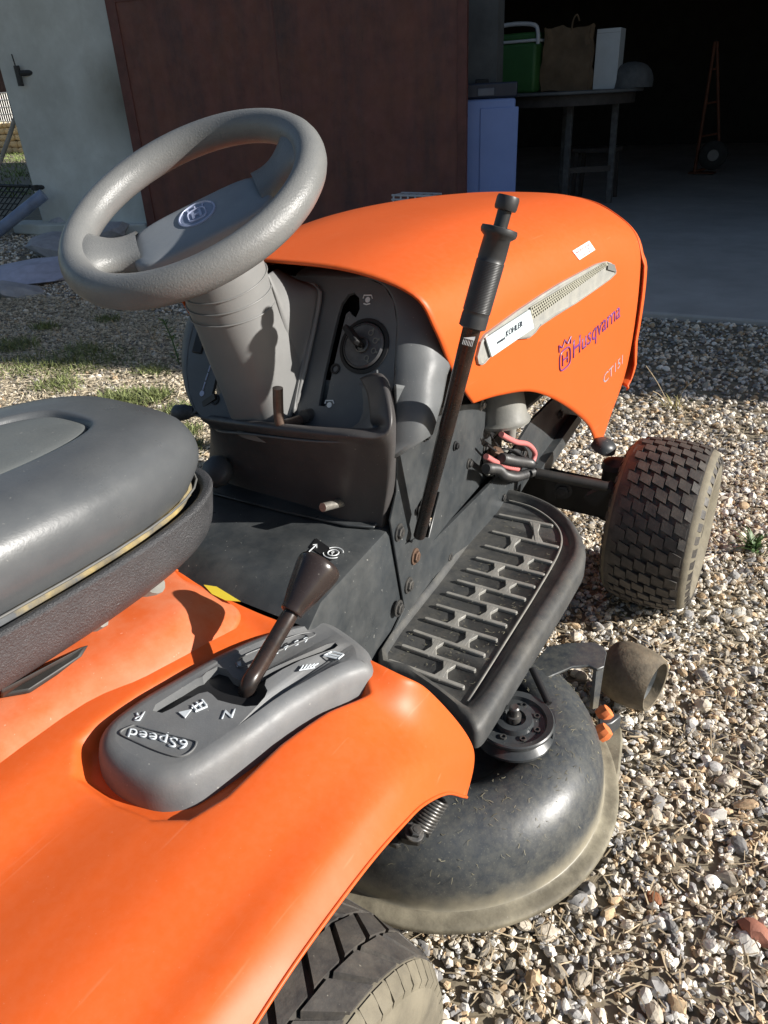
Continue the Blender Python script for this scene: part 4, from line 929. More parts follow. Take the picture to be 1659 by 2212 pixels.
# second row close to the front edge keeps the nose crisp
r1 = [tuple(Vector(a).lerp(Vector(b), .22)+Vector((0, 0, .006 if i < 7 else .0))) for i, (a, b) in enumerate(zip(rows[0], rows[1]))]
rows.insert(1, r1)
fv, ff = net(rows, 20, 20)
def inpoly_dist(x, y, P):
    ins = False; d = 9.0; n = len(P)
    for i in range(n):
        a, b = P[i], P[(i+1) % n]
        if (a[1] > y) != (b[1] > y) and x < (b[0]-a[0])*(y-a[1])/(b[1]-a[1])+a[0]: ins = not ins
        ex, ey = b[0]-a[0], b[1]-a[1]; t = max(0, min(1, ((x-a[0])*ex+(y-a[1])*ey)/(ex*ex+ey*ey+1e-12)))
        d = min(d, math.hypot(a[0]+ex*t-x, a[1]+ey*t-y))
    return d if ins else -d
RECO = [(p.x, p.y) for p in [at(x, y, z=.47) for x, y in [(160, 1660), (172, 1600), (215, 1560), (300, 1500), (400, 1440), (520, 1385), (640, 1345), (700, 1350), (770, 1400), (790, 1440), (700, 1500), (600, 1578), (480, 1690), (400, 1738), (320, 1740), (235, 1705)]]]
for v in fv:
    if v.z > .40 and -.45 < v.y < -.1 and v.x > -.15:
        d = inpoly_dist(v.x, v.y, RECO); t = max(0, min(1, (d+.006)/.016)); v.z -= .017*t*t*(3-2*t)
FBV = BVHTree.FromPolygons(fv, ff)
fend = link('fender', me_from(fv, ff), ORANGE, MOW, 70, (solid(.004, -1),)); fend['label'] = 'orange fender over the right rear wheel'
mbl = MB(); lp_ = [fv[i*(8*20+1)+160] for i in range(0, len(fv)//161, 2)]; mbl.tube(lp_, .0021, 8); mbl.build('rolled_edge', ORANGE, fend, 80)
# left fender, mirrored
link('fender', me_from([Vector((v.x, -v.y+.1, v.z)) for v in fv], ff), ORANGE, MOW, 70, (solid(.004, -1),))
# raised seat deck, dusty, sloping down towards the shift console
rows = [[at(300, 1190, z=.475)+Vector((.1, .12, -.0)), at(372, 1228, z=.470), at(425, 1262, z=.463), at(500, 1300, z=.455)],
        [Vector((.20, .10, .495)), at(385, 1268, z=.490), at(445, 1305, z=.478), at(520, 1338, z=.452)],
        [Vector((.12, .06, .50)), at(330, 1330, z=.497), at(400, 1372, z=.480), at(470, 1405, z=.449)],
        [Vector((.02, .03, .50)), at(200, 1420, z=.495), at(300, 1455, z=.475), at(380, 1480, z=.447)],
        [Vector((-.08, .02, .495)), at(60, 1520, z=.488), at(150, 1560, z=.465), at(220, 1580, z=.447)],
        [Vector((-.25, .02, .49)), Vector((-.25, -.08, .485)), Vector((-.25, -.14, .46)), Vector((-.25, -.2, .445))]]
a_, b_ = net(rows, 5, 5); link('seat_deck', me_from(a_, b_), ORANGE_D, MOW, 70, (solid(.004, -1),))
# yellow warning sticker on the front edge
ys = [(438, 1262), (500, 1298), (505, 1300), (478, 1298), (450, 1280)]
mb = MB(); mb.prism([at(x, y, z=.463) for x, y in [(440, 1264), (468, 1268), (520, 1300), (488, 1298), (458, 1284)]], (0, 0, .0008)); wst = mb.build('warning_sticker', YEL, MOW)

# ---- shift console --------------------------------------------------------------------------
co = [(218, 1655), (214, 1625), (228, 1592), (262, 1560), (320, 1520), (400, 1474), (480, 1430), (560, 1394), (640, 1368), (690, 1360), (730, 1370), (775, 1400), (802, 1425), (810, 1450), (806, 1466), (760, 1480), (700, 1515), (640, 1552), (570, 1605), (500, 1655), (440, 1695), (400, 1715), (345, 1722), (290, 1708), (245, 1684)]
def cz(p):  return .478 - max(0, p.x-.12)**2*1.1
def CPt(px, py, off=0.0):
    p = at(px, py, z=.47)
    for _ in range(3): p = at(px, py, z=cz(p)+off)
    return p
CO = crv([CPt(x, y, -.022) for x, y in co], 3, True); ctr = sum(CO, Vector())/len(CO)
def cring(d, off):
    P = inset(CO, d, 0); return [Vector((p.x, p.y, cz(p)+off)) for p in P]
ringsC = [cring(-.003, -.05), CO, cring(.003, -.010), cring(.009, -.003), cring(.016, -.0005), cring(.021, .0)]
n_ = len(CO); vs_ = [p for r_ in ringsC for p in r_]
fs_ = [(k*n_+i, k*n_+(i+1) % n_, (k+1)*n_+(i+1) % n_, (k+1)*n_+i) for k in range(5) for i in range(n_)]
gate = [(330, 1535), (336, 1522), (380, 1494), (425, 1466), (437, 1462), (446, 1452), (470, 1440), (490, 1446), (502, 1462), (520, 1470), (545, 1464), (600, 1438), (660, 1412), (705, 1392), (724, 1388), (730, 1394), (722, 1401), (690, 1412), (650, 1426), (610, 1446), (575, 1468), (572, 1480), (578, 1492), (572, 1506), (556, 1524), (530, 1526), (500, 1520), (470, 1512), (458, 1500), (448, 1494), (430, 1498), (400, 1514), (372, 1530), (350, 1540)]
G = [CPt(x, y) for x, y in gate]; top = ringsC[-1]; flat = top+G
tr = tessellate_polygon([[Vector((p.x, p.y, 0)) for p in top], [Vector((p.x, p.y, 0)) for p in G]]); b0 = len(vs_)
vs_ += flat; fs_ += [tuple(b0+i for i in t) for t in tr]
gb = len(vs_); Gd = [p+Vector((0, 0, -.012)) for p in G]; vs_ += Gd; m_ = len(G)
fs_ += [(b0+n_+i, b0+n_+(i+1) % m_, gb+(i+1) % m_, gb+i) for i in range(m_)]
bmx = bmesh.new(); mex = me_from(vs_, fs_); bmx.from_mesh(mex); bmesh.ops.remove_doubles(bmx, verts=bmx.verts, dist=1e-5); bmx.to_mesh(mex); bmx.free()
cons2 = link('shift_console', mex, CONS, MOW, 40)
GL = [Vector((p.x, p.y, p.z-.0115)) for p in inset(G, -.003, 0)]
MB().prism(GL, (0, 0, -.003)).build('gate_floor', BLK, cons2)
Zup = Vector((0, 0, 1))
def ctext(body, a, b, h, name, m_=WHITE, ext=.0009):
    p0, p1 = CPt(*a, .0004), CPt(*b, .0004); ph = CPt(*h, .0004); n = (p1-p0).cross(ph-p0).normalized(); n = n if n.z > 0 else -n
    return text(body, p0, p1, ph-p0, (ph-p0).length*.95, name, m_, cons2, ext, n, .012)
LETM = mat('embossed_pale_letters', (.58, .62, .65), .5, var=.12, vs=60)
ctext('N', (509, 1532), (484, 1535), (502, 1552), 'gate_letter', LETM)
ctext('R', (314, 1538), (292, 1541), (302, 1558), 'gate_letter', LETM)
ctext('6Speed', (407, 1600), (280, 1573), (402, 1623), 'speed_lettering', LETM)
for i, (bd, a) in enumerate((('6', (664, 1376)), ('5', (644, 1383)), ('4', (622, 1392)), ('3', (600, 1402)), ('1', (520, 1428)))): ctext(bd, (a[0], a[1]), (a[0]-10, a[1]+4), (a[0]+2, a[1]+10), 'gate_number', LETM)
mb = MB(); mb.tube(crv([CPt(*p, .001) for p in [(290, 1566), (265, 1577), (262, 1586), (290, 1600), (340, 1622), (385, 1634), (412, 1624), (424, 1606), (414, 1598), (350, 1582), (300, 1568)]], 4), .0011, 6); mb.build('badge_outline', CONS, cons2, 60)
mb = MB(); mb.tube(crv([CPt(*p, .001) for p in [(510, 1432), (520, 1420), (570, 1398), (640, 1372), (672, 1366), (680, 1372), (640, 1390), (560, 1424), (520, 1440), (510, 1432)]], 4), .0009, 6); mb.build('number_outline', CONS, cons2, 60)
mb = MB(); mb.prism([CPt(*p, .0006) for p in [(386, 1540), (414, 1534), (400, 1552)]], (0, 0, .0014)); mb.build('arrow_symbol', LETM, cons2)
mb = MB()
for q in ([(415, 1524), (426, 1536)], [(424, 1518), (436, 1530)], [(436, 1512), (446, 1524)], [(414, 1530), (440, 1516)], [(422, 1537), (448, 1526)]): mb.tube([CPt(*p, .0008) for p in q], .0014, 5)
for q in ([(700, 1416), (728, 1422)], [(706, 1412), (734, 1418)], [(720, 1408), (742, 1414)], [(700, 1416), (716, 1408)], [(730, 1424), (742, 1414)]): mb.tube([CPt(*p, .0008) for p in q], .0013, 5)
for k in range(5): mb.tube([CPt(648+7*k, 1448-k*2, .0008), CPt(655+8*k, 1437-k, .0008)], .0010, 5)
mb.tube([CPt(646, 1448, .0008), CPt(680, 1442, .0008)], .0010, 5)
mb.build('gate_symbol', LETM, cons2)

# ---- shift lever ---------------------------------------------------------------------------------
ky_ = -.268
s0 = at(533, 1518, y=ky_+.005); s1 = at(537, 1480, y=ky_); s2 = at(560, 1440, y=ky_); s3 = at(632, 1318, y=ky_-.004); s4 = at(692, 1220, y=ky_-.006)
shl = MB().tube(crv([s0-Vector((0, 0, .02)), s0, s1, s2, s3], 6), [.0098]*24+[.0085], 16).build('shift_lever', LEVERM, MOW, 70)
kd = (s4-s3); kl = kd.length; kd.normalize()
pk = [(.0105, -.004), (.0135, -.003), (.0145, .004), (.0190, kl*.3), (.0240, kl*.62), (.0268, kl*.82), (.0274, kl*.92), (.0264, kl*1.0), (.0230, kl*1.05), (.014, kl*1.085), (.001, kl*1.095)]
MB().lathe([(p.x, p.y) for p in crv([(r_, h, 0) for r_, h in pk], 3)], s3, kd, 32).build('shift_knob', KNOBM, shl, 60)

# ---- seat --------------------------------------------------------------------------------------------
SEAT = thing_part('seat', MOW, (0, 0, 0))
def seatring(sx, sy, z, tilt=.02, cx=-.06, cy=.095, e=.62, n=40):
    out = []
    for j in range(n):
        t = 2*math.pi*j/n; ct, st = math.cos(t), math.sin(t)
        ex = .62 if ct > 0 else .5
        x = cx+sx*math.copysign(abs(ct)**ex, ct); y = cy+sy*math.copysign(abs(st)**(e), st)
        out.append((x, y, z-tilt*(x-cx)/.4))
    return out
T = .012; DZ = .034
def sr(a, b, z): return seatring(a*1.03, b-.036, z+DZ, T, -.052, .102, .55)
rows = [sr(.32, .15, .548), sr(.385, .205, .556), sr(.402, .218, .572), sr(.416, .229, .602), sr(.412, .226, .630), sr(.395, .210, .652), sr(.360, .180, .665), sr(.315, .140, .668), sr(.300, .127, .6675), sr(.294, .122, .658), sr(.287, .116, .664), sr(.22, .09, .668), sr(.1, .06, .669), sr(.005, .039, .669)]
a_, b_ = net(rows, 3, 2, True)
me = me_from(a_, b_); me.materials.append(SEATM); me.materials.append(INSET)
mseg = len(rows[0])*2
for i, p in enumerate(me.polygons): p.material_index = 1 if (i//mseg) >= 27 else 0
link('seat_cushion', me, None, SEAT, 180)
# pale piping and the torn foam edge under the cushion
ring = [Vector(p) for p in sr(.407, .222, .566)]; MB().tube(ring+[ring[0]], .0016, 6, False).build('piping', PIPE, SEAT, 80)
rows = [sr(.372, .190, .540), sr(.396, .210, .546), sr(.401, .214, .554), sr(.396, .208, .562)]
a_, b_ = net(rows, 2, 2, True)
for v in a_: v += noise.noise_vector(v*30)*.004
link('seat_foam', me_from(a_, b_), FOAM, SEAT, 60)
# pan: textured tray
rows = [sr(.20, .12, .466), sr(.36, .185, .470), sr(.402, .214, .480), sr(.419, .230, .503), sr(.426, .236, .546), sr(.427, .237, .556), sr(.419, .230, .558), sr(.412, .222, .552), sr(.395, .20, .51), sr(.2, .1, .50)]
a_, b_ = net(rows, 3, 2, True); link('seat_pan', me_from(a_, b_), PANM, SEAT, 60)
mb = MB(); mb.prism([at(0, 1490, z=.52), at(190, 1390, z=.50), at(175, 1415, z=.498), at(60, 1490, z=.498), at(0, 1500, z=.50)], (0, 0, -.006)); mb.build('seat_bracket', DARK, SEAT, mods=(bevel(.002),))
mb = MB(); mb.box((.12, .02, .50), (.10, .10, .05)); mb.box((.02, -.02, .50), (.12, .05, .04)); mb.build('seat_mount', BLK, SEAT, mods=(bevel(.008),))
mb = MB(); mb.lathe([(.02, 0), (.02, .03)], at(300, 1280, z=.49), (.3, -.6, .6), 14); mb.build('seat_bolt', GRAYM, SEAT, 40); mb = MB(); mb.lathe([(.012, 0), (.012, .02), (.006, .022)], at(195, 1352, z=.50), (.3, -.6, .5), 8); mb.build('seat_bolt', GRAYM, SEAT)
# dark knob of the brake pedal showing left of the console
mb = MB(); mb.lathe([(.001, -.012), (.026, -.012), (.028, -.008), (.028, .006), (.024, .010), (.001, .012)], at(468, 1018, x=.49), (-.7, -.1, .7), 9); mb.build('brake_pedal', BLACKP, MOW, 50)

# dry grass clippings stuck to the deck, the foot plate and the console trough
def clippings(pts, name, parent, lo=.004, hi=.012):
    q = MB()
    for p, n in pts:
        a = Vector((rng.normal(), rng.normal(), rng.normal())); a = (a-n*a.dot(n)).normalized(); b = n.cross(a); l = rng.uniform(lo, hi); w = rng.uniform(.0002, .0006); c = p+n*.0008
        m = b*rng.uniform(-.3, .3)*l; q.add([c-a*l/2-b*w, c-a*l/2+b*w, c+m+b*w, c+m-b*w, c+a*l/2+b*w*.5, c+a*l/2-b*w*.5], [(0, 1, 2, 3), (3, 2, 4, 5)])
    o = q.build(name, mat('dried_clippings', (.20, .185, .13), .9, var=.2, island=.5), parent); o['kind'] = 'stuff'; return o
pp = []
for _ in range(600):
    r_ = rng.uniform(.14, .258); a = rng.uniform(0, 2*math.pi); x, y = DC.x+r_*math.cos(a), DC.y+r_*math.sin(a)
    pr2 = sorted((abs(p.x-r_), p.y) for p in crv([(u_, h, 0) for u_, h in prof if False] or [(.263, .08, 0), (.261, .105, 0), (.253, .135, 0), (.236, .162, 0), (.212, .180, 0), (.186, .187, 0), (.160, .184, 0), (.135, .168, 0)], 6))[0][1]
    sl_ = max(0, (r_-.19)/.09); n = Vector((math.cos(a)*sl_**1.5, math.sin(a)*sl_**1.5, 1)).normalized(); pp.append((Vector((x, y, pr2)), n))
clippings(pp, 'grass_clippings', DECK)
pp = []
for _ in range(260):
    t_, u_ = rng.uniform(0, 11), rng.uniform(-.1, 1.1); i_ = int(t_); p = Ls[i_].lerp(Ls[min(11, i_+1)], t_-i_).lerp(Rs[i_].lerp(Rs[min(11, i_+1)], t_-i_), u_); pp.append((cpz(p, .002), Vector((0, 0, 1))))
clippings(pp, 'grass_clippings', foot, .003, .008)
# ================================================================ things in and around the garage
def put(o, loc, rz=0): o.location = loc; o.rotation_euler = (0, 0, rz); return o
BLUE = mat('blue_cool_box_plastic', (.22, .31, .62), .45, var=.05, vs=4)
NAVY = mat('navy_lid_plastic', (.02, .025, .045), .4, var=.1)
# tall blue electric cool box
cxp = 5.55
bl = at(1016, 415, x=cxp); br = at(1118, 415, x=cxp); tp = at(1016, 180, x=cxp); tl_ = at(1132, 215, x=cxp)
yb0, yb1 = br.y, bl.y; yc = (yb0+yb1)/2; wv = yb1-yb0
yc += .11; wv *= .94
cool = thing('cool_box', 'tall blue cool box with a dark navy lid standing by the brown door edge', 'cool box', (cxp+.12, yc, .022), R(26))
zt = tp.z
MB().box((0, 0, (zt-.12)/2), (.36, wv, zt-.14)).build('box_body', BLUE, cool, mods=(bevel(.018, 3),))
MB().box((-.184, -.5*wv+.62*wv*.5+.0, (zt-.14)/2-.01), (.012, wv*.74, zt-.22)).build('front_panel', BLUE, cool, mods=(bevel(.006, 2),))
lid = MB().box((0, 0, zt-.075), (.38, wv+.02, .10)).build('lid', NAVY, cool, mods=(bevel(.012, 3),))
MB().box((-.19, .03, zt-.085), (.014, wv*.32, .05)).build('handle', mat('grey_handle_plastic', (.12, .13, .16), .4), lid, mods=(bevel(.004),))
MB().box((-.02, .06, zt-.015), (.16, .10, .035)).build('lid_plug', BLK, cool, mods=(bevel(.008),))

# round garden table with the things standing on it
tx_ = 7.6
tz_ = at(1260, 195, x=tx_-.3).z
tc = Vector((tx_, at(1225, 170, x=tx_).y, .022)); ht = tz_-.022
tr_ = abs(at(1085, 190, x=tx_).y-at(1398, 160, x=tx_).y)/2
WOODD = mat('dark_table_wood', (.06, .05, .045), .7, var=.3, vs=10)
tab = thing('garden_table', 'round grey table in the dark garage holding a cooler and a paper bag', 'table', tc)
MB().lathe([(.001, ht-.03), (tr_-.01, ht-.03), (tr_, ht-.022), (tr_, ht-.006), (tr_-.012, ht), (.001, ht)], (0, 0, 0), (0, 0, 1), 56).build('table_top', mat('grey_table_top', (.14, .145, .15), .6, var=.2, vs=6), tab, 50)
MB().lathe([(tr_-.07, ht-.12), (tr_-.07, ht-.03), (tr_-.09, ht-.03), (tr_-.09, ht-.12)], (0, 0, 0), (0, 0, 1), 40).build('apron_rail', WOODD, tab, 50)
LEGM = mat('worn_grey_leg', (.12, .12, .12), .7, var=.4, vs=16, dust=.5, dcol=(.05, .045, .04), ds=18)
yy = at(1228, 300, x=tx_-.33).y-tc.y
for x, y in ((-.33, yy), (-.05, -tr_*.74), (.36, .12), (-.05, tr_*.72)):
    MB().bar((x, y, 0), (x*.96, y*.96, ht-.03), .055, .045, (1, 0, 0)).build('leg', LEGM, tab, mods=(bevel(.004),))
MB().bar((-.33, yy, ht*.32), (-.05, -tr_*.74, ht*.32), .03, .05).build('stretcher', WOODD, tab)
GREEN = mat('green_cooler_plastic', (.045, .15, .04), .5, var=.12, vs=6)
PALE = mat('pale_handle_plastic', (.62, .64, .68), .5, var=.05)
def ontab(px, py, dx): 
    return at(px, py, x=tx_+dx)
a = ontab(1117, 195, -.22); w_ = abs(ontab(1062, 190, -.22).y-ontab(1168, 190, -.22).y); h_ = ontab(1117, 95, -.22).z-tz_
gc = thing('picnic_cooler', 'green picnic cooler with a pale arched handle on the garage table', 'cooler', (tx_-.16, a.y, tz_))
MB().box((0, 0, h_/2), (w_*.8, w_*.92, h_)).build('cooler_body', GREEN, gc, mods=(bevel(.03, 3),))
MB().box((0, 0, h_+.012), (w_*.84, w_*.97, .024)).build('lid_rim', PALE, gc, mods=(bevel(.008),))
MB().box((0, 0, h_+.05), (w_*.74, w_*.86, .06)).build('lid', GREEN, gc, mods=(bevel(.02, 3),))
hp_ = [(-w_*.42, 0, h_-.03), (-w_*.42, 0, h_+.06)]
MB().tube(crv([(-w_*.40, -w_*.49, h_-.02), (-w_*.40, -w_*.48, h_+.07), (-w_*.40, -w_*.40, h_+.13), (-w_*.40, 0, h_+.15), (-w_*.40, w_*.40, h_+.13), (-w_*.40, w_*.48, h_+.07), (-w_*.40, w_*.49, h_-.02)], 5), .018, 10).build('handle', PALE, gc, 60)
# crumpled brown paper bag
a = ontab(1222, 195, -.2); w_ = abs(ontab(1172, 190, -.2).y-ontab(1278, 190, -.2).y); h_ = ontab(1222, 62, -.2).z-tz_
bag = thing('paper_bag', 'crumpled brown paper bag between the green cooler and the white box', 'bag', (tx_-.17, a.y, tz_))
PAPER = mat('brown_paper', (.17, .115, .07), .85, var=.2, vs=8)
bmx = bmesh.new(); bmesh.ops.create_cube(bmx, size=1); bmesh.ops.scale(bmx, vec=(.20, w_*.95, h_), verts=bmx.verts); bmesh.ops.translate(bmx, vec=(0, 0, h_/2), verts=bmx.verts)
bmesh.ops.delete(bmx, geom=[f for f in bmx.faces if f.normal.z > .9], context='FACES_ONLY')
bmesh.ops.subdivide_edges(bmx, edges=bmx.edges[:], cuts=9, use_grid_fill=True)
for v in bmx.verts:
    n = noise.noise_vector(v.co*7)*.05+noise.noise_vector(v.co*19)*.018; t = v.co.z/h_
    v.co += n*(.35+.65*t); v.co.x *= 1-.25*t
    if t > .98: v.co.z += .03*noise.noise(v.co*14)
me = bpy.data.meshes.new('bag'); bmx.to_mesh(me); bmx.free(); link('bag_body', me, PAPER, bag, 20)
MB().tube(crv([(-.06, -.03, h_-.02), (-.05, -.035, h_+.06), (-.03, -.06, h_+.10), (-.04, -.09, h_+.05)], 4), .008, 6).build('bag_handle', PAPER, bag, 60)
a0 = ontab(1278, 190, -.12); a1 = ontab(1328, 190, -.12); h_ = ontab(1305, 62, -.12).z-tz_
wb = thing('white_box', 'plain white upright box beside the brown paper bag', 'box', (tx_-.02, (a0.y+a1.y)/2, tz_), R(6))
MB().box((0, 0, h_/2), (.22, abs(a0.y-a1.y)*.97, h_)).build('carton', mat('white_carton', (.60, .64, .68), .6, var=.05), wb, mods=(bevel(.003, 1),))
MB().box((-.1115, 0, h_*.93), (.001, abs(a0.y-a1.y)*.9, .004)).build('flap_seam', mat('carton_seam', (.4, .42, .45), .6), wb)
a0 = ontab(1322, 188, .0); a1 = ontab(1398, 188, .0); zt6 = ontab(1345, 122, .0).z-tz_
sk2 = bmesh.new(); bmesh.ops.create_icosphere(sk2, subdivisions=3, radius=1)
for v in sk2.verts:
    v.co = Vector((v.co.x*.24, v.co.y*abs(a0.y-a1.y)*.62, v.co.z*zt6*.8)); v.co += noise.noise_vector(v.co*6)*.03
    if v.co.z < 0: v.co.z *= .02
me = bpy.data.meshes.new('sack'); sk2.to_mesh(me); sk2.free()
o = link('filled_sack', me, mat('grey_sack_cloth', (.11, .115, .12), .9, var=.25, vs=12, bump=.3), None, 60); o.location = (tx_+.06, (a0.y+a1.y)/2, tz_+.002)
tag(o, 'limp grey sack at the right end of the garage table', 'sack')
# low stool under the table
sx = 7.9; sc_ = at(1290, 330, x=sx)
stl = thing('wooden_stool', 'dark low wooden stool standing below the round table', 'stool', (sx, sc_.y, .022))
hs = at(1290, 318, x=sx).z-.022; ws = .42
MB().box((0, 0, hs-.02), (.3, ws, .04)).build('seat', WOODD, stl, mods=(bevel(.006),))
for x in (-.11, .11):
    for y in (-.17, .17): MB().bar((x*1.1, y*1.1, 0), (x, y, hs-.04), .035, .035, (1, 0, 0)).build('leg', WOODD, stl)
# orange hand truck at the back right
hx = 10.3
hb_ = at(1500, 372, x=hx); ht_ = at(1545, 90, x=hx); h1 = at(1553, 310, x=hx); wl_ = at(1540, 335, x=hx)
HTM = mat('rusty_orange_frame', (.14, .045, .02), .6, var=.25, vs=20)
htk = thing('hand_truck', 'orange tubular hand truck with a black wheel in the dark garage', 'hand truck', (hx, hb_.y, .022))
O = htk.location
fr_ = MB()
fr_.tube([Vector((0, 0, 0)), ht_-O], .020, 10); fr_.tube([h1-O, ht_-O+Vector((0, -.02, 0))], .018, 10)
for t in (.3, .55, .8): fr_.tube([(ht_-O)*t, (h1-O).lerp(ht_-O, max(0, (t-.22)/.78))], .012, 8)
fr_.tube([h1-O, Vector((0, h1.y-O.y, .1)), Vector((0, 0, .03))], .016, 8)
fr_.build('frame', HTM, htk, 60)
w2 = MB(); w2.lathe([(.05, -.04), (.13, -.045), (.16, -.03), (.165, 0), (.16, .03), (.13, .045), (.05, .04)], wl_-O, (1, .25, 0), 30); whl = w2.build('wheel', mat('hand_truck_tyre', (.02, .02, .02), .7), htk, 50)
MB().lathe([(.001, -.05), (.06, -.05), (.07, -.03)], wl_-O, (1, .25, 0), 20).build('rim', mat('dull_steel_rim', (.25, .23, .22), .6), whl, 50)
MB().box(((0, (wl_-O).y*.5, .02)), (.16, .3, .012)).build('toe_plate', HTM, htk)
# wire crate leaning at the foot of the door
wx = 4.72
WIRE = mat('white_coated_wire', (.5, .5, .52), .5, var=.1)
c = at(880, 440, x=wx)
cr8 = thing('wire_crate', 'small pale wire crate leaning against the rust-brown door behind the mower', 'crate', (wx, c.y, 0))
w3 = MB()
zt3 = at(885, 425, x=wx).z; y0, y1 = at(838, 440, x=wx).y-c.y, at(925, 440, x=wx).y-c.y
for i in range(6): y = y0+(y1-y0)*i/5; w3.tube([(0, y, .03), (.06, y*.9, zt3)], .008, 6)
for z in (.06, .5*zt3, zt3-.03, zt3): w3.tube([(.06*z/zt3, y0, z), (.06*z/zt3, y1, z)], .008, 6)
for i in range(6): y = y0+(y1-y0)*i/5; w3.tube([(.06, y*.9, zt3), (.20, y*.9, zt3)], .006, 6)
w3.tube([(.20, y0, zt3), (.20, y1, zt3)], .008, 6); w3.build('wire_grid', WIRE, cr8, 60)

# ---- beyond the left end of the garage -----------------------------------------------------------
px_ = at(50, 200, x=FX-.04); pe = at(-10, 380, x=FX-.3)
tag(MB().tube([px_, px_.lerp(pe, .5)+Vector((0, 0, -.01)), pe, pe+(pe-px_)*.5], .020, 10).build('wooden_pole', mat('grey_weathered_pole', (.36, .33, .29), .8, var=.2), None, 60), 'thin grey pole hanging slantwise from the upper wall hinge', 'pole')
# black wire-mesh gate panel leaning low at the wall end
mp = [at(-60, 440, x=4.75), at(90, 398, x=4.80)]
NET = mat('black_mesh', (.015, .017, .016), .6)
nb = thing('mesh_panel', 'black wire-mesh panel leaning against the left end of the wall', 'mesh panel', (4.4, mp[1].y, 0))
O = nb.location; q = MB()
ya, yb_ = mp[1].y-O.y-.02, mp[1].y-O.y+1.2; zt4 = at(80, 400, x=4.75).z
for i in range(17): y = ya+(yb_-ya)*i/16; q.tube([(-.25, y, .02), (.25, y, zt4)], .006, 5)
for i in range(9): t = i/8; q.tube([(-.25+.5*t, ya, .02+(zt4-.02)*t), (-.25+.5*t, yb_, .02+(zt4-.02)*t)], .006, 5)
for t in (0, 1): q.tube([(-.25+.5*t, ya, .02+(zt4-.02)*t), (-.25+.5*t, yb_, .02+(zt4-.02)*t)], .016, 8)
q.build('wire_grid', NET, nb, 60)
a, b = at(95, 420, x=4.45), at(-30, 520, x=4.0)
d = (b-a); 
tag(MB().tube([a, b, b+d*.5], .055, 20).build('drain_pipe', mat('blue_grey_pipe', (.22, .28, .42), .35, var=.15, vs=8, dust=.3, dcol=(.2, .18, .15), ds=12), None, 60), 'smooth blue-grey drain pipe lying in front of the mesh panel', 'pipe')
# sun-lit dry-stone wall and white wire fence farther back
STW = mat('sunlit_limestone', (.55, .42, .24), .9, var=.2, vs=10, island=.25, bump=.4, bs=30)
sx_ = 15.0; base = at(20, 345, x=sx_); s_top = at(20, 262, x=sx_)
dw = thing('dry_stone_wall', 'sunlit low dry-stone wall seen past the left end of the garage', 'stone wall', (sx_, base.y, 0))
y0 = base.y-1.2-base.y; zb, zt5 = 0.0, max(.5, s_top.z)
MB().box((.25, .6, (zt5-.04)/2), (.3, 4.0, zt5-.06)).build('wall_core', mat('wall_earth', (.2, .14, .08), .95, var=.3), dw)
protos = []
for i in range(5):
    bm = bmesh.new(); bmesh.ops.create_icosphere(bm, subdivisions=2, radius=1)
    for v in bm.verts:
        v.co = Vector(tuple(math.copysign(abs(q_)**.45, q_) for q_ in v.co)); v.co += noise.noise_vector(v.co*1.3+Vector((i*7, 0, 0)))*.16
    me = bpy.data.meshes.new('stone'); bm.to_mesh(me); bm.free(); me.materials.append(STW); shade(me, 60); protos.append(me)
rs = random.Random(3); z = .0; courses = 5; ch = zt5/courses
for r_ in range(courses):
    y = -1.4+rs.random()*.15
    while y < 2.4:
        w_ = rs.uniform(.22, .46); o = bpy.data.objects.new('stone', rs.choice(protos)); COL.objects.link(o); o.parent = dw
        o.location = (.08+rs.uniform(-.03, .03), y+w_/2, (r_+.5)*ch); o.scale = (.12, w_*.48, ch*.50); o.rotation_euler = (rs.uniform(-.08, .08), 0, rs.uniform(-.1, .1)); y += w_
fx_ = 14.6; fa = at(12, 200, x=fx_); fb = at(12, 262, x=fx_)
wf = thing('wire_fence', 'white welded wire fence above the sunlit stone wall', 'fence', (fx_, fa.y, 0))
q = MB(); ztop, zbot = fa.z, fb.z
for i in range(26): y = -1.0+i*.11; q.tube([(0, y, zbot-.05), (0, y, ztop)], .013, 5)
for i in range(5): zz = zbot+(ztop-zbot)*i/4; q.tube([(0, -1.0, zz), (0, 1.75, zz)], .013, 5)
q.build('wire_mesh', mat('white_fence_wire', (.75, .74, .70), .5), wf, 60)
for y in (-.9, 1.6): MB().tube([(.02, y, 0), (.02, y, ztop+.02)], .025, 8).build('post', mat('fence_post_wood', (.3, .24, .17), .8), wf, 60)
shd = thing('garden_shed', 'dark brown wooden shed wall far behind the white fence', 'shed', (22, at(5, 180, x=22).y+1.8, 0))
MB().box((.9, 0, 1.5), (1.8, 5.5, 3.0)).build('wall', mat('dark_brown_boards', (.07, .035, .03), .8, var=.3, vs=4), shd)
MB().prism([(-.3, -3, 2.9), (-.3, 3, 2.9), (2.1, 3, 3.5), (2.1, -3, 3.5)], (0, 0, .08)).build('roof', ROOFM, shd)
for i in range(30): MB().box((-.012, -2.65+i*.183, 1.45), (.02, .165, 2.9)).build('board', mat('dark_brown_boards', (.07, .035, .03), .8), shd)

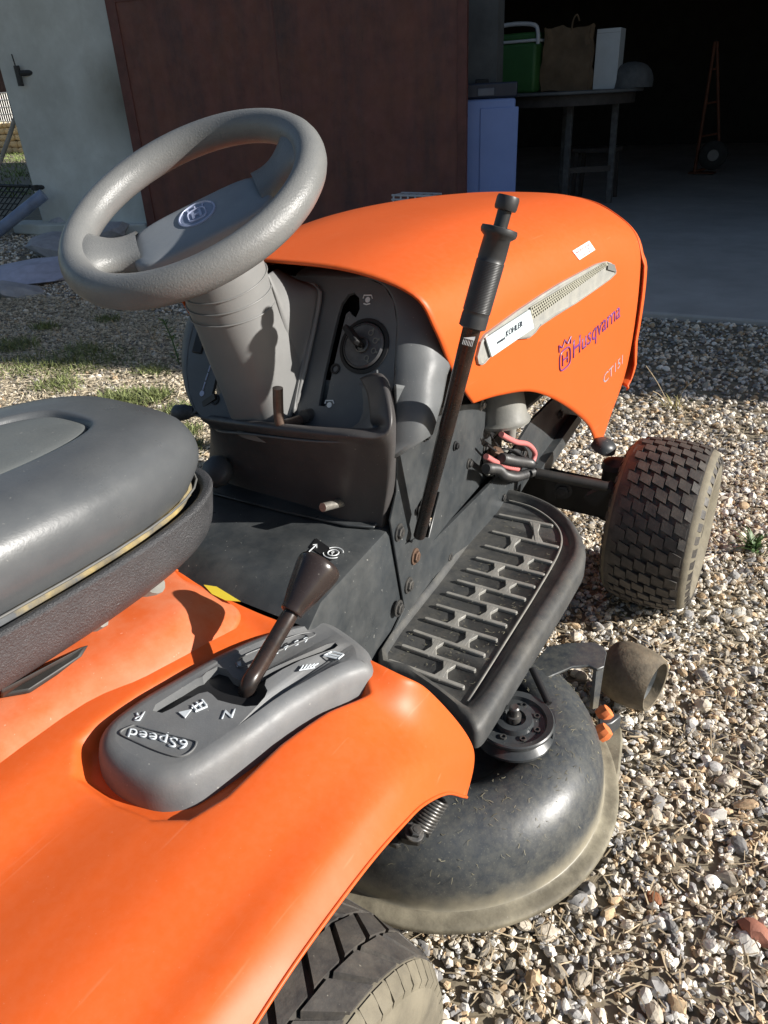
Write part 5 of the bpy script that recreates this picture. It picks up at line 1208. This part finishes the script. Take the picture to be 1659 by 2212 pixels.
# ---- gravel, straw, weeds ------------------------------------------------------------------------
def ingarage(x, y): return x > 3.62
GRAV = mat('gravel_stone', (.58, .51, .41), .85, var=.18, vs=60, island=.55, bump=.3, bs=300, speck=.25, scol=(.12, .11, .1), ss=300)
GRAV2 = mat('gravel_stone_grey', (.30, .29, .28), .85, var=.2, vs=60, island=.4, bump=.3, bs=300, speck=.3, scol=(.6, .6, .58), ss=240)
GRAV3 = mat('gravel_stone_tan', (.50, .36, .22), .85, var=.2, vs=60, island=.35, bump=.3, bs=300)
GRAV4 = mat('gravel_stone_white', (.84, .80, .72), .8, var=.12, vs=60, island=.2, bump=.3, bs=300)
phi = (1+5**.5)/2
ICO = np.array([(-1, phi, 0), (1, phi, 0), (-1, -phi, 0), (1, -phi, 0), (0, -1, phi), (0, 1, phi), (0, -1, -phi), (0, 1, -phi), (phi, 0, -1), (phi, 0, 1), (-phi, 0, -1), (-phi, 0, 1)]); ICO /= np.linalg.norm(ICO[0])
ICF = np.array([(0, 11, 5), (0, 5, 1), (0, 1, 7), (0, 7, 10), (0, 10, 11), (1, 5, 9), (5, 11, 4), (11, 10, 2), (10, 7, 6), (7, 1, 8), (3, 9, 4), (3, 4, 2), (3, 2, 6), (3, 6, 8), (3, 8, 9), (4, 9, 5), (2, 4, 11), (6, 2, 10), (8, 6, 7), (9, 8, 1)])
cp_, cf_, crr, cuu = (np.array(v) for v in (CAMP, _f, CR_, CU_))
def inview(P, margin=1.18):
    v = P-cp_; zc = v@cf_; u = FPX*(v@crr)/zc/384; w = FPX*(v@cuu)/zc/512
    return (zc > .15) & (np.abs(u) < margin) & (np.abs(w) < margin)
def scatter(n, x0, x1, y0, y1):
    P = np.zeros((n, 3)); P[:, 0] = rng.uniform(x0, x1, n); P[:, 1] = rng.uniform(y0, y1, n)
    P[:, 2] = [gz(a, b) for a, b in P[:, :2]]
    return P[inview(P)]
e_, m_ids, F80 = {}, [], []
def _mid(a, b):
    k = (min(a, b), max(a, b))
    if k not in e_: e_[k] = 12+len(m_ids); m_ids.append(k)
    return e_[k]
for a, b, c in ICF:
    x, y, z = _mid(a, b), _mid(b, c), _mid(c, a); F80 += [(a, x, z), (x, b, y), (z, y, c), (x, y, z)]
F80 = np.array(F80); m_ids = np.array(m_ids)
def stones(P, rad, name, mats, fine=False):
    n = len(P); q = rng.normal(size=(n, 4)); q /= np.linalg.norm(q, axis=1)[:, None]
    w, x, y, z = q.T
    RM = np.stack([1-2*(y*y+z*z), 2*(x*y-z*w), 2*(x*z+y*w), 2*(x*y+z*w), 1-2*(x*x+z*z), 2*(y*z-x*w), 2*(x*z-y*w), 2*(y*z+x*w), 1-2*(x*x+y*y)], 1).reshape(n, 3, 3)
    V = ICO[None]*(1+rng.uniform(-.30, .28, (n, 12, 1)))*rad[:, None, None]*rng.uniform(.55, 1.30, (n, 1, 3))
    IC, nv_ = ICF, 12
    if fine:
        M_ = (V[:, m_ids[:, 0]]+V[:, m_ids[:, 1]])*.5*(1.13+rng.uniform(-.07, .07, (n, 30, 1))); V = np.concatenate([V*.97, M_], 1); IC, nv_ = F80, 42
    V = np.einsum('nij,nkj->nki', RM, V); V[:, :, 2] *= .8
    nf_ = len(IC)
    V = V+P[:, None, :]+np.array([0, 0, 1])*(rad*.22)[:, None, None]
    F = (IC[None]+(np.arange(n)*nv_)[:, None, None]).reshape(-1)
    me = bpy.data.meshes.new(name); me.vertices.add(n*nv_); me.vertices.foreach_set('co', V.reshape(-1).astype(np.float32))
    me.loops.add(n*nf_*3); me.loops.foreach_set('vertex_index', F.astype(np.int32)); me.polygons.add(n*nf_)
    me.polygons.foreach_set('loop_start', np.arange(0, n*nf_*3, 3, dtype=np.int32))
    for m_ in mats: me.materials.append(m_)
    pick = rng.choice(len(mats), n, p=[.44, .22, .14, .20][:len(mats)] if len(mats) == 4 else None)
    me.polygons.foreach_set('material_index', np.repeat(pick, nf_).astype(np.int32)); me.update(calc_edges=True); me.polygons.foreach_set('use_smooth', np.zeros(n*nf_, dtype=bool))
    o = bpy.data.objects.new(name, me); COL.objects.link(o); o['kind'] = 'stuff'; return o
allP = []; allR = []
for n, x0, x1, y0, y1, ra, rb in ((74000, -.4, 2.2, -1.9, .5, .0026, .0088), (2400, -.4, 2.4, -1.9, .5, .0090, .0155), (46000, 1.2, 3.8, -2.2, 4.8, .0045, .011), (2600, 1.4, 3.8, -2.2, 4.8, .010, .015), (6000, 3.0, 4.75, 2.2, 6.8, .006, .016)):
    P = scatter(n, x0, x1, y0, y1)
    P = P[(P[:, 0] < 3.66) | (P[:, 1] > 2.6+ (P[:, 0]-3.66)*1.5)]
    # fewer stones where grass and straw take over, left of the mower
    lit = (P[:, 1] > .7) & (P[:, 0] < 2.5); P = P[~lit | (rng.random(len(P)) < .55)]
    k = len(P); allP.append(P); allR.append(ra*(rb/ra)**rng.random(k))
# a sparser surround, so that the drive goes on beyond the edges of the picture
n = 20000; P = np.zeros((n, 3)); P[:, 0] = rng.uniform(-1.4, 3.7, n); P[:, 1] = rng.uniform(-4.2, 4.5, n); P[:, 2] = [gz(a, b) for a, b in P[:, :2]]
P = P[~inview(P) & (P[:, 1] < 1.5)]; allP.append(P); allR.append(rng.uniform(.006, .0103, len(P)))
P = np.concatenate(allP); Rr = np.concatenate(allR)
big = Rr > .0104
stones(P[~big], Rr[~big], 'gravel', [GRAV, GRAV2, GRAV3, GRAV4]); stones(P[big], Rr[big], 'gravel', [GRAV, GRAV2, GRAV3, GRAV4], True)
print('stones', (~big).sum(), big.sum())
def blades(P, L, wd, name, m_, lean, mats=None, seg=3, up=0.0):
    """thin bent strips: straw lies flat, grass stands up"""
    n = len(P); a = rng.uniform(0, 2*np.pi, n); V = np.zeros((n, (seg+1)*2, 3)); F = []
    dirx = np.stack([np.cos(a), np.sin(a), np.zeros(n)], 1); side = np.stack([-np.sin(a), np.cos(a), rng.uniform(-.4, .4, n)], 1)
    bend = rng.uniform(-.5, .5, n)
    for k in range(seg+1):
        t = k/seg
        c = P+dirx*(L*t*np.cos(lean))[:, None]+side*(bend*L*t*t*.4)[:, None]; c[:, 2] += L*t*np.sin(lean)*(1-.35*t*up)
        wk = wd*(1-t*.8 if up else 1)
        V[:, 2*k] = c-side*wk[:, None]/2; V[:, 2*k+1] = c+side*wk[:, None]/2
    base = np.arange(n)[:, None]*(seg+1)*2
    F = np.concatenate([base+np.array([[2*k, 2*k+1, 2*k+3, 2*k+2]]) for k in range(seg)], 1).reshape(-1)
    me = bpy.data.meshes.new(name); nv = n*(seg+1)*2; me.vertices.add(nv); me.vertices.foreach_set('co', V.reshape(-1).astype(np.float32))
    me.loops.add(len(F)); me.loops.foreach_set('vertex_index', F.astype(np.int32)); me.polygons.add(len(F)//4); me.polygons.foreach_set('loop_start', np.arange(0, len(F), 4, dtype=np.int32))
    me.materials.append(m_); me.update(calc_edges=True); me.polygons.foreach_set('use_smooth', [False]*len(me.polygons))
    o = bpy.data.objects.new(name, me); COL.objects.link(o); return o
STRAW = mat('dry_straw', (.44, .35, .23), .8, var=.15, vs=30, island=.5)
STRAW2 = mat('pale_dry_straw', (.74, .63, .45), .8, var=.15, vs=30, island=.35)
GRASS = mat('green_grass', (.19, .22, .08), .65, var=.2, vs=30, island=.4)
DGRASS = mat('weed_leaf', (.075, .14, .04), .55, var=.15, vs=20, island=.3)
P1 = scatter(26000, -.4, 2.4, -1.9, .4); P2 = scatter(62000, 1.2, 2.6, .2, 4.6); P3 = scatter(5000, 2.2, 3.6, -2, 4)
for P, m_ in ((np.concatenate([P1, P3]), STRAW), (P2, STRAW2)):
    n = len(P); P = P+np.array([0, 0, .006])+rng.uniform(0, .010, (n, 1))*np.array([0, 0, 1])
    o = blades(P, rng.uniform(.007, .030, n)*np.where(rng.random(n) < .05, 2.6, 1), rng.uniform(.0009, .0024, n)*(1.5 if m_ is STRAW2 else 1), 'straw', m_, rng.normal(0, .13, n)); o['kind'] = 'stuff'
# green patches left of the mower
cent = []
for px, py, s in ((60, 790, .16), (150, 790, .14), (215, 775, .16), (120, 830, .10), (180, 755, .10), (290, 858, .11), (250, 862, .08), (340, 850, .06), (30, 745, .12), (330, 800, .07), (400, 930, .05), (395, 885, .06), (410, 960, .05), (230, 690, .06), (100, 705, .06)):
    c = at(px, py, z=0.01); s *= 1.35; k = int(3000*s); a = rng.uniform(0, 2*np.pi, k); r_ = s*np.sqrt(rng.random(k))*rng.uniform(.4, 1, k)
    cent.append(np.stack([c.x+np.cos(a)*r_, c.y+np.sin(a)*r_*1.3, np.full(k, .004)], 1))
P = np.concatenate(cent); n = len(P)
o = blades(P, rng.uniform(.02, .065, n), rng.uniform(.003, .007, n), 'grass', GRASS, rng.uniform(.25, 1.35, n), up=1.0); o['kind'] = 'stuff'
P = scatter(1500, 1.1, 2.5, -1.6, 4.2); n = len(P); P = P[(P[:, 1] > .5) | (rng.random(n) < .1)]; n = len(P)
o = blades(P, rng.uniform(.02, .05, n), rng.uniform(.002, .004, n), 'grass', GRASS, rng.uniform(.3, 1.3, n), up=1.0); o['kind'] = 'stuff'
# lawn seen past the wall
P = scatter(9000, 6, 15, 10, 23); n = len(P)
if n:
    o = blades(P, rng.uniform(.05, .14, n), rng.uniform(.012, .03, n), 'grass', mat('lit_lawn', (.20, .26, .08), .7, var=.2, vs=5, island=.3), rng.uniform(.4, 1.4, n), up=1.0); o['kind'] = 'stuff'
# single weeds
def weed(px, py, name, label, n, h, wide, lean0, m_=DGRASS, rad=.02, z=0.0):
    c = at(px, py, z=z); P = np.zeros((n, 3)); a = rng.uniform(0, 2*np.pi, n); r_ = rad*np.sqrt(rng.random(n)); P[:, 0] = np.cos(a)*r_; P[:, 1] = np.sin(a)*r_
    o = blades(P, rng.uniform(.5, 1, n)*h, np.full(n, wide)*rng.uniform(.7, 1.2, n), name, m_, rng.uniform(lean0, 1.45, n), up=1.0, seg=4); o.location = c
    return tag(o, label, 'weed', 'weeds growing in the gravel')
weed(1625, 1185, 'weed_tuft', 'leafy dark green weed right of the front tyre', 46, .085, .007, .3)
weed(1455, 890, 'weed_tuft', 'yellowish dry tuft at the shadow edge in front of the hood', 40, .11, .003, .5, mat('dry_yellow_weed', (.38, .33, .12), .7, var=.2, island=.3), .03)
weed(45, 380, 'weed_tuft', 'small pale sprig at the corner of the wall and mesh panel', 22, .3, .02, .8, mat('pale_leaf', (.22, .28, .1), .6, island=.3), .05)
# tall leafy stem beside the dashboard
c = at(388, 790, z=0); tw = thing('tall_weed', 'tall pale green weed with narrow leaves left of the dashboard', 'weed', c, 0, 'weeds growing in the gravel')
top = at(352, 690, x=c.x+.05)-c; st_ = crv([(0, 0, 0), Vector(top)*.5+Vector((.01, 0, 0)), top], 6); MB().tube(st_, [.0035]*len(st_), 6).build('stem', DGRASS, tw, 60)
lm = MB()
for i in range(46):
    t = rs.uniform(.12, 1); p = st_[min(len(st_)-1, int(t*(len(st_)-1)))]; a = i*2.4; l = rs.uniform(.035, .06)*(1.15-.5*t); d = Vector((math.cos(a), math.sin(a), rs.uniform(.3, 1.0))).normalized(); s = d.cross(Vector((0, 0, 1))).normalized()*.004
    lm.add([p, p+d*l*.5+s, p+d*l+Vector((0, 0, -.006)), p+d*l*.5-s], [(0, 1, 2, 3)])
lm.build('leaf', mat('pale_weed_leaf', (.16, .24, .08), .6, var=.2, vs=30, island=.3), tw)
for px, py, tops, lab in ((1450, 885, [(1395, 790), (1410, 845), (1500, 820), (1385, 850)], 'dry forked stalks rising from the tuft ahead of the hood'), (268, 745, [(240, 690), (250, 712), (230, 720)], 'thin dry stalk with a white seed head near the shadow edge'), (330, 740, [(310, 700), (345, 690), (335, 712), (360, 715)], 'bare branching dry stalk left of the tall green weed')):
    c = at(px, py, z=0); q = MB()
    for t_ in tops:
        e = at(t_[0], t_[1], x=c.x+rs.uniform(-.03, .05)); q.tube(crv([(0, 0, 0), (e-c)*.55+Vector((.008, .004, .01)), e-c], 4), .0016, 5)
    o = q.build('dry_stalk', STRAW, None, 60); o.location = c; tag(o, lab, 'dry stalk')
# loose stones and finds that stand out of the gravel
def rock(px, py, name, label, r_, m_, sq=(1, .8, .6), cat='stone', z=0.0, seed=0):
    c = at(px, py, z=z); bm = bmesh.new(); bmesh.ops.create_icosphere(bm, subdivisions=2, radius=1); off = Vector((seed*3.7, seed*1.3, 0))
    for v in bm.verts: v.co = v.co*(1+.42*noise.noise(v.co*1.4+off)); v.co = Vector((v.co.x*sq[0], v.co.y*sq[1], v.co.z*sq[2]))*r_
    me = bpy.data.meshes.new(name); bm.to_mesh(me); bm.free(); o = link(name, me, m_, None, 25); o.location = c+Vector((0, 0, r_*sq[2]*.5)); o.rotation_euler = (rs.uniform(-.3, .3), rs.uniform(-.3, .3), rs.uniform(0, 6))
    return tag(o, label, cat)
RED1 = mat('terracotta_shard', (.36, .15, .10), .8, var=.15, vs=40, bump=.3)
rock(1632, 2020, 'brick_fragment', 'pinkish terracotta fragment at the right edge of the gravel', .024, RED1, (1, .7, .55), 'fragment', seed=1)
rock(1412, 1945, 'brown_stone', 'rust-brown rounded stone below the front of the deck skirt', .013, mat('rust_brown_stone', (.26, .10, .04), .8, var=.3, vs=60), seed=2)
rock(1250, 1948, 'grey_stone', 'largest grey-green stone just outside the deck rim', .017, GRAV2, seed=3)
rock(1420, 2140, 'grey_stone', 'smooth blue-grey pebble near the bottom of the photo', .015, GRAV2, (1, .85, .7), seed=4)
rock(1455, 1315, 'white_stone', 'pale angular stone directly under the front tyre', .022, GRAV4, (1, .8, .7), seed=5)
rock(1460, 2172, 'tan_stone', 'tan squarish pebble lowest of the loose stones', .014, GRAV3, seed=6)
rock(1150, 2120, 'tan_stone', 'tan pebble standing upright right of the rear tyre', .015, GRAV3, (.7, .8, 1), seed=7)
rock(1540, 1765, 'white_stone', 'long pale stone right of the deck skirt', .018, GRAV4, (1.2, .6, .6), seed=8)
# rubble at the foot of the wall
SLAB = mat('pale_broken_concrete', (.36, .37, .40), .85, var=.2, vs=14, bump=.5, bs=30)
rock(70, 600, 'concrete_slab', 'broken pale slab lying left of the steering wheel', .34, mat('pale_bluish_slab', (.46, .47, .58), .7, var=.2, vs=10, bump=.4, bs=30), (1.1, 1.5, .22), 'slab', seed=9)
rock(150, 545, 'concrete_lump', 'flat grey mortar lump at the foot of the rendered wall', .32, SLAB, (.9, 1.2, .3), 'rubble', seed=11)
rock(215, 520, 'concrete_lump', 'grey mortar lump nearest to the brown door', .22, SLAB, (.8, 1.2, .45), 'rubble', seed=12)
rock(140, 500, 'rubble_stone', 'small rounded rubble stone against the wall base', .12, SLAB, (1, 1, .7), 'rubble', seed=13)
rock(40, 640, 'rubble_stone', 'grey rubble stone beside the broken pale slab', .14, SLAB, (1, 1.3, .4), 'rubble', seed=14)
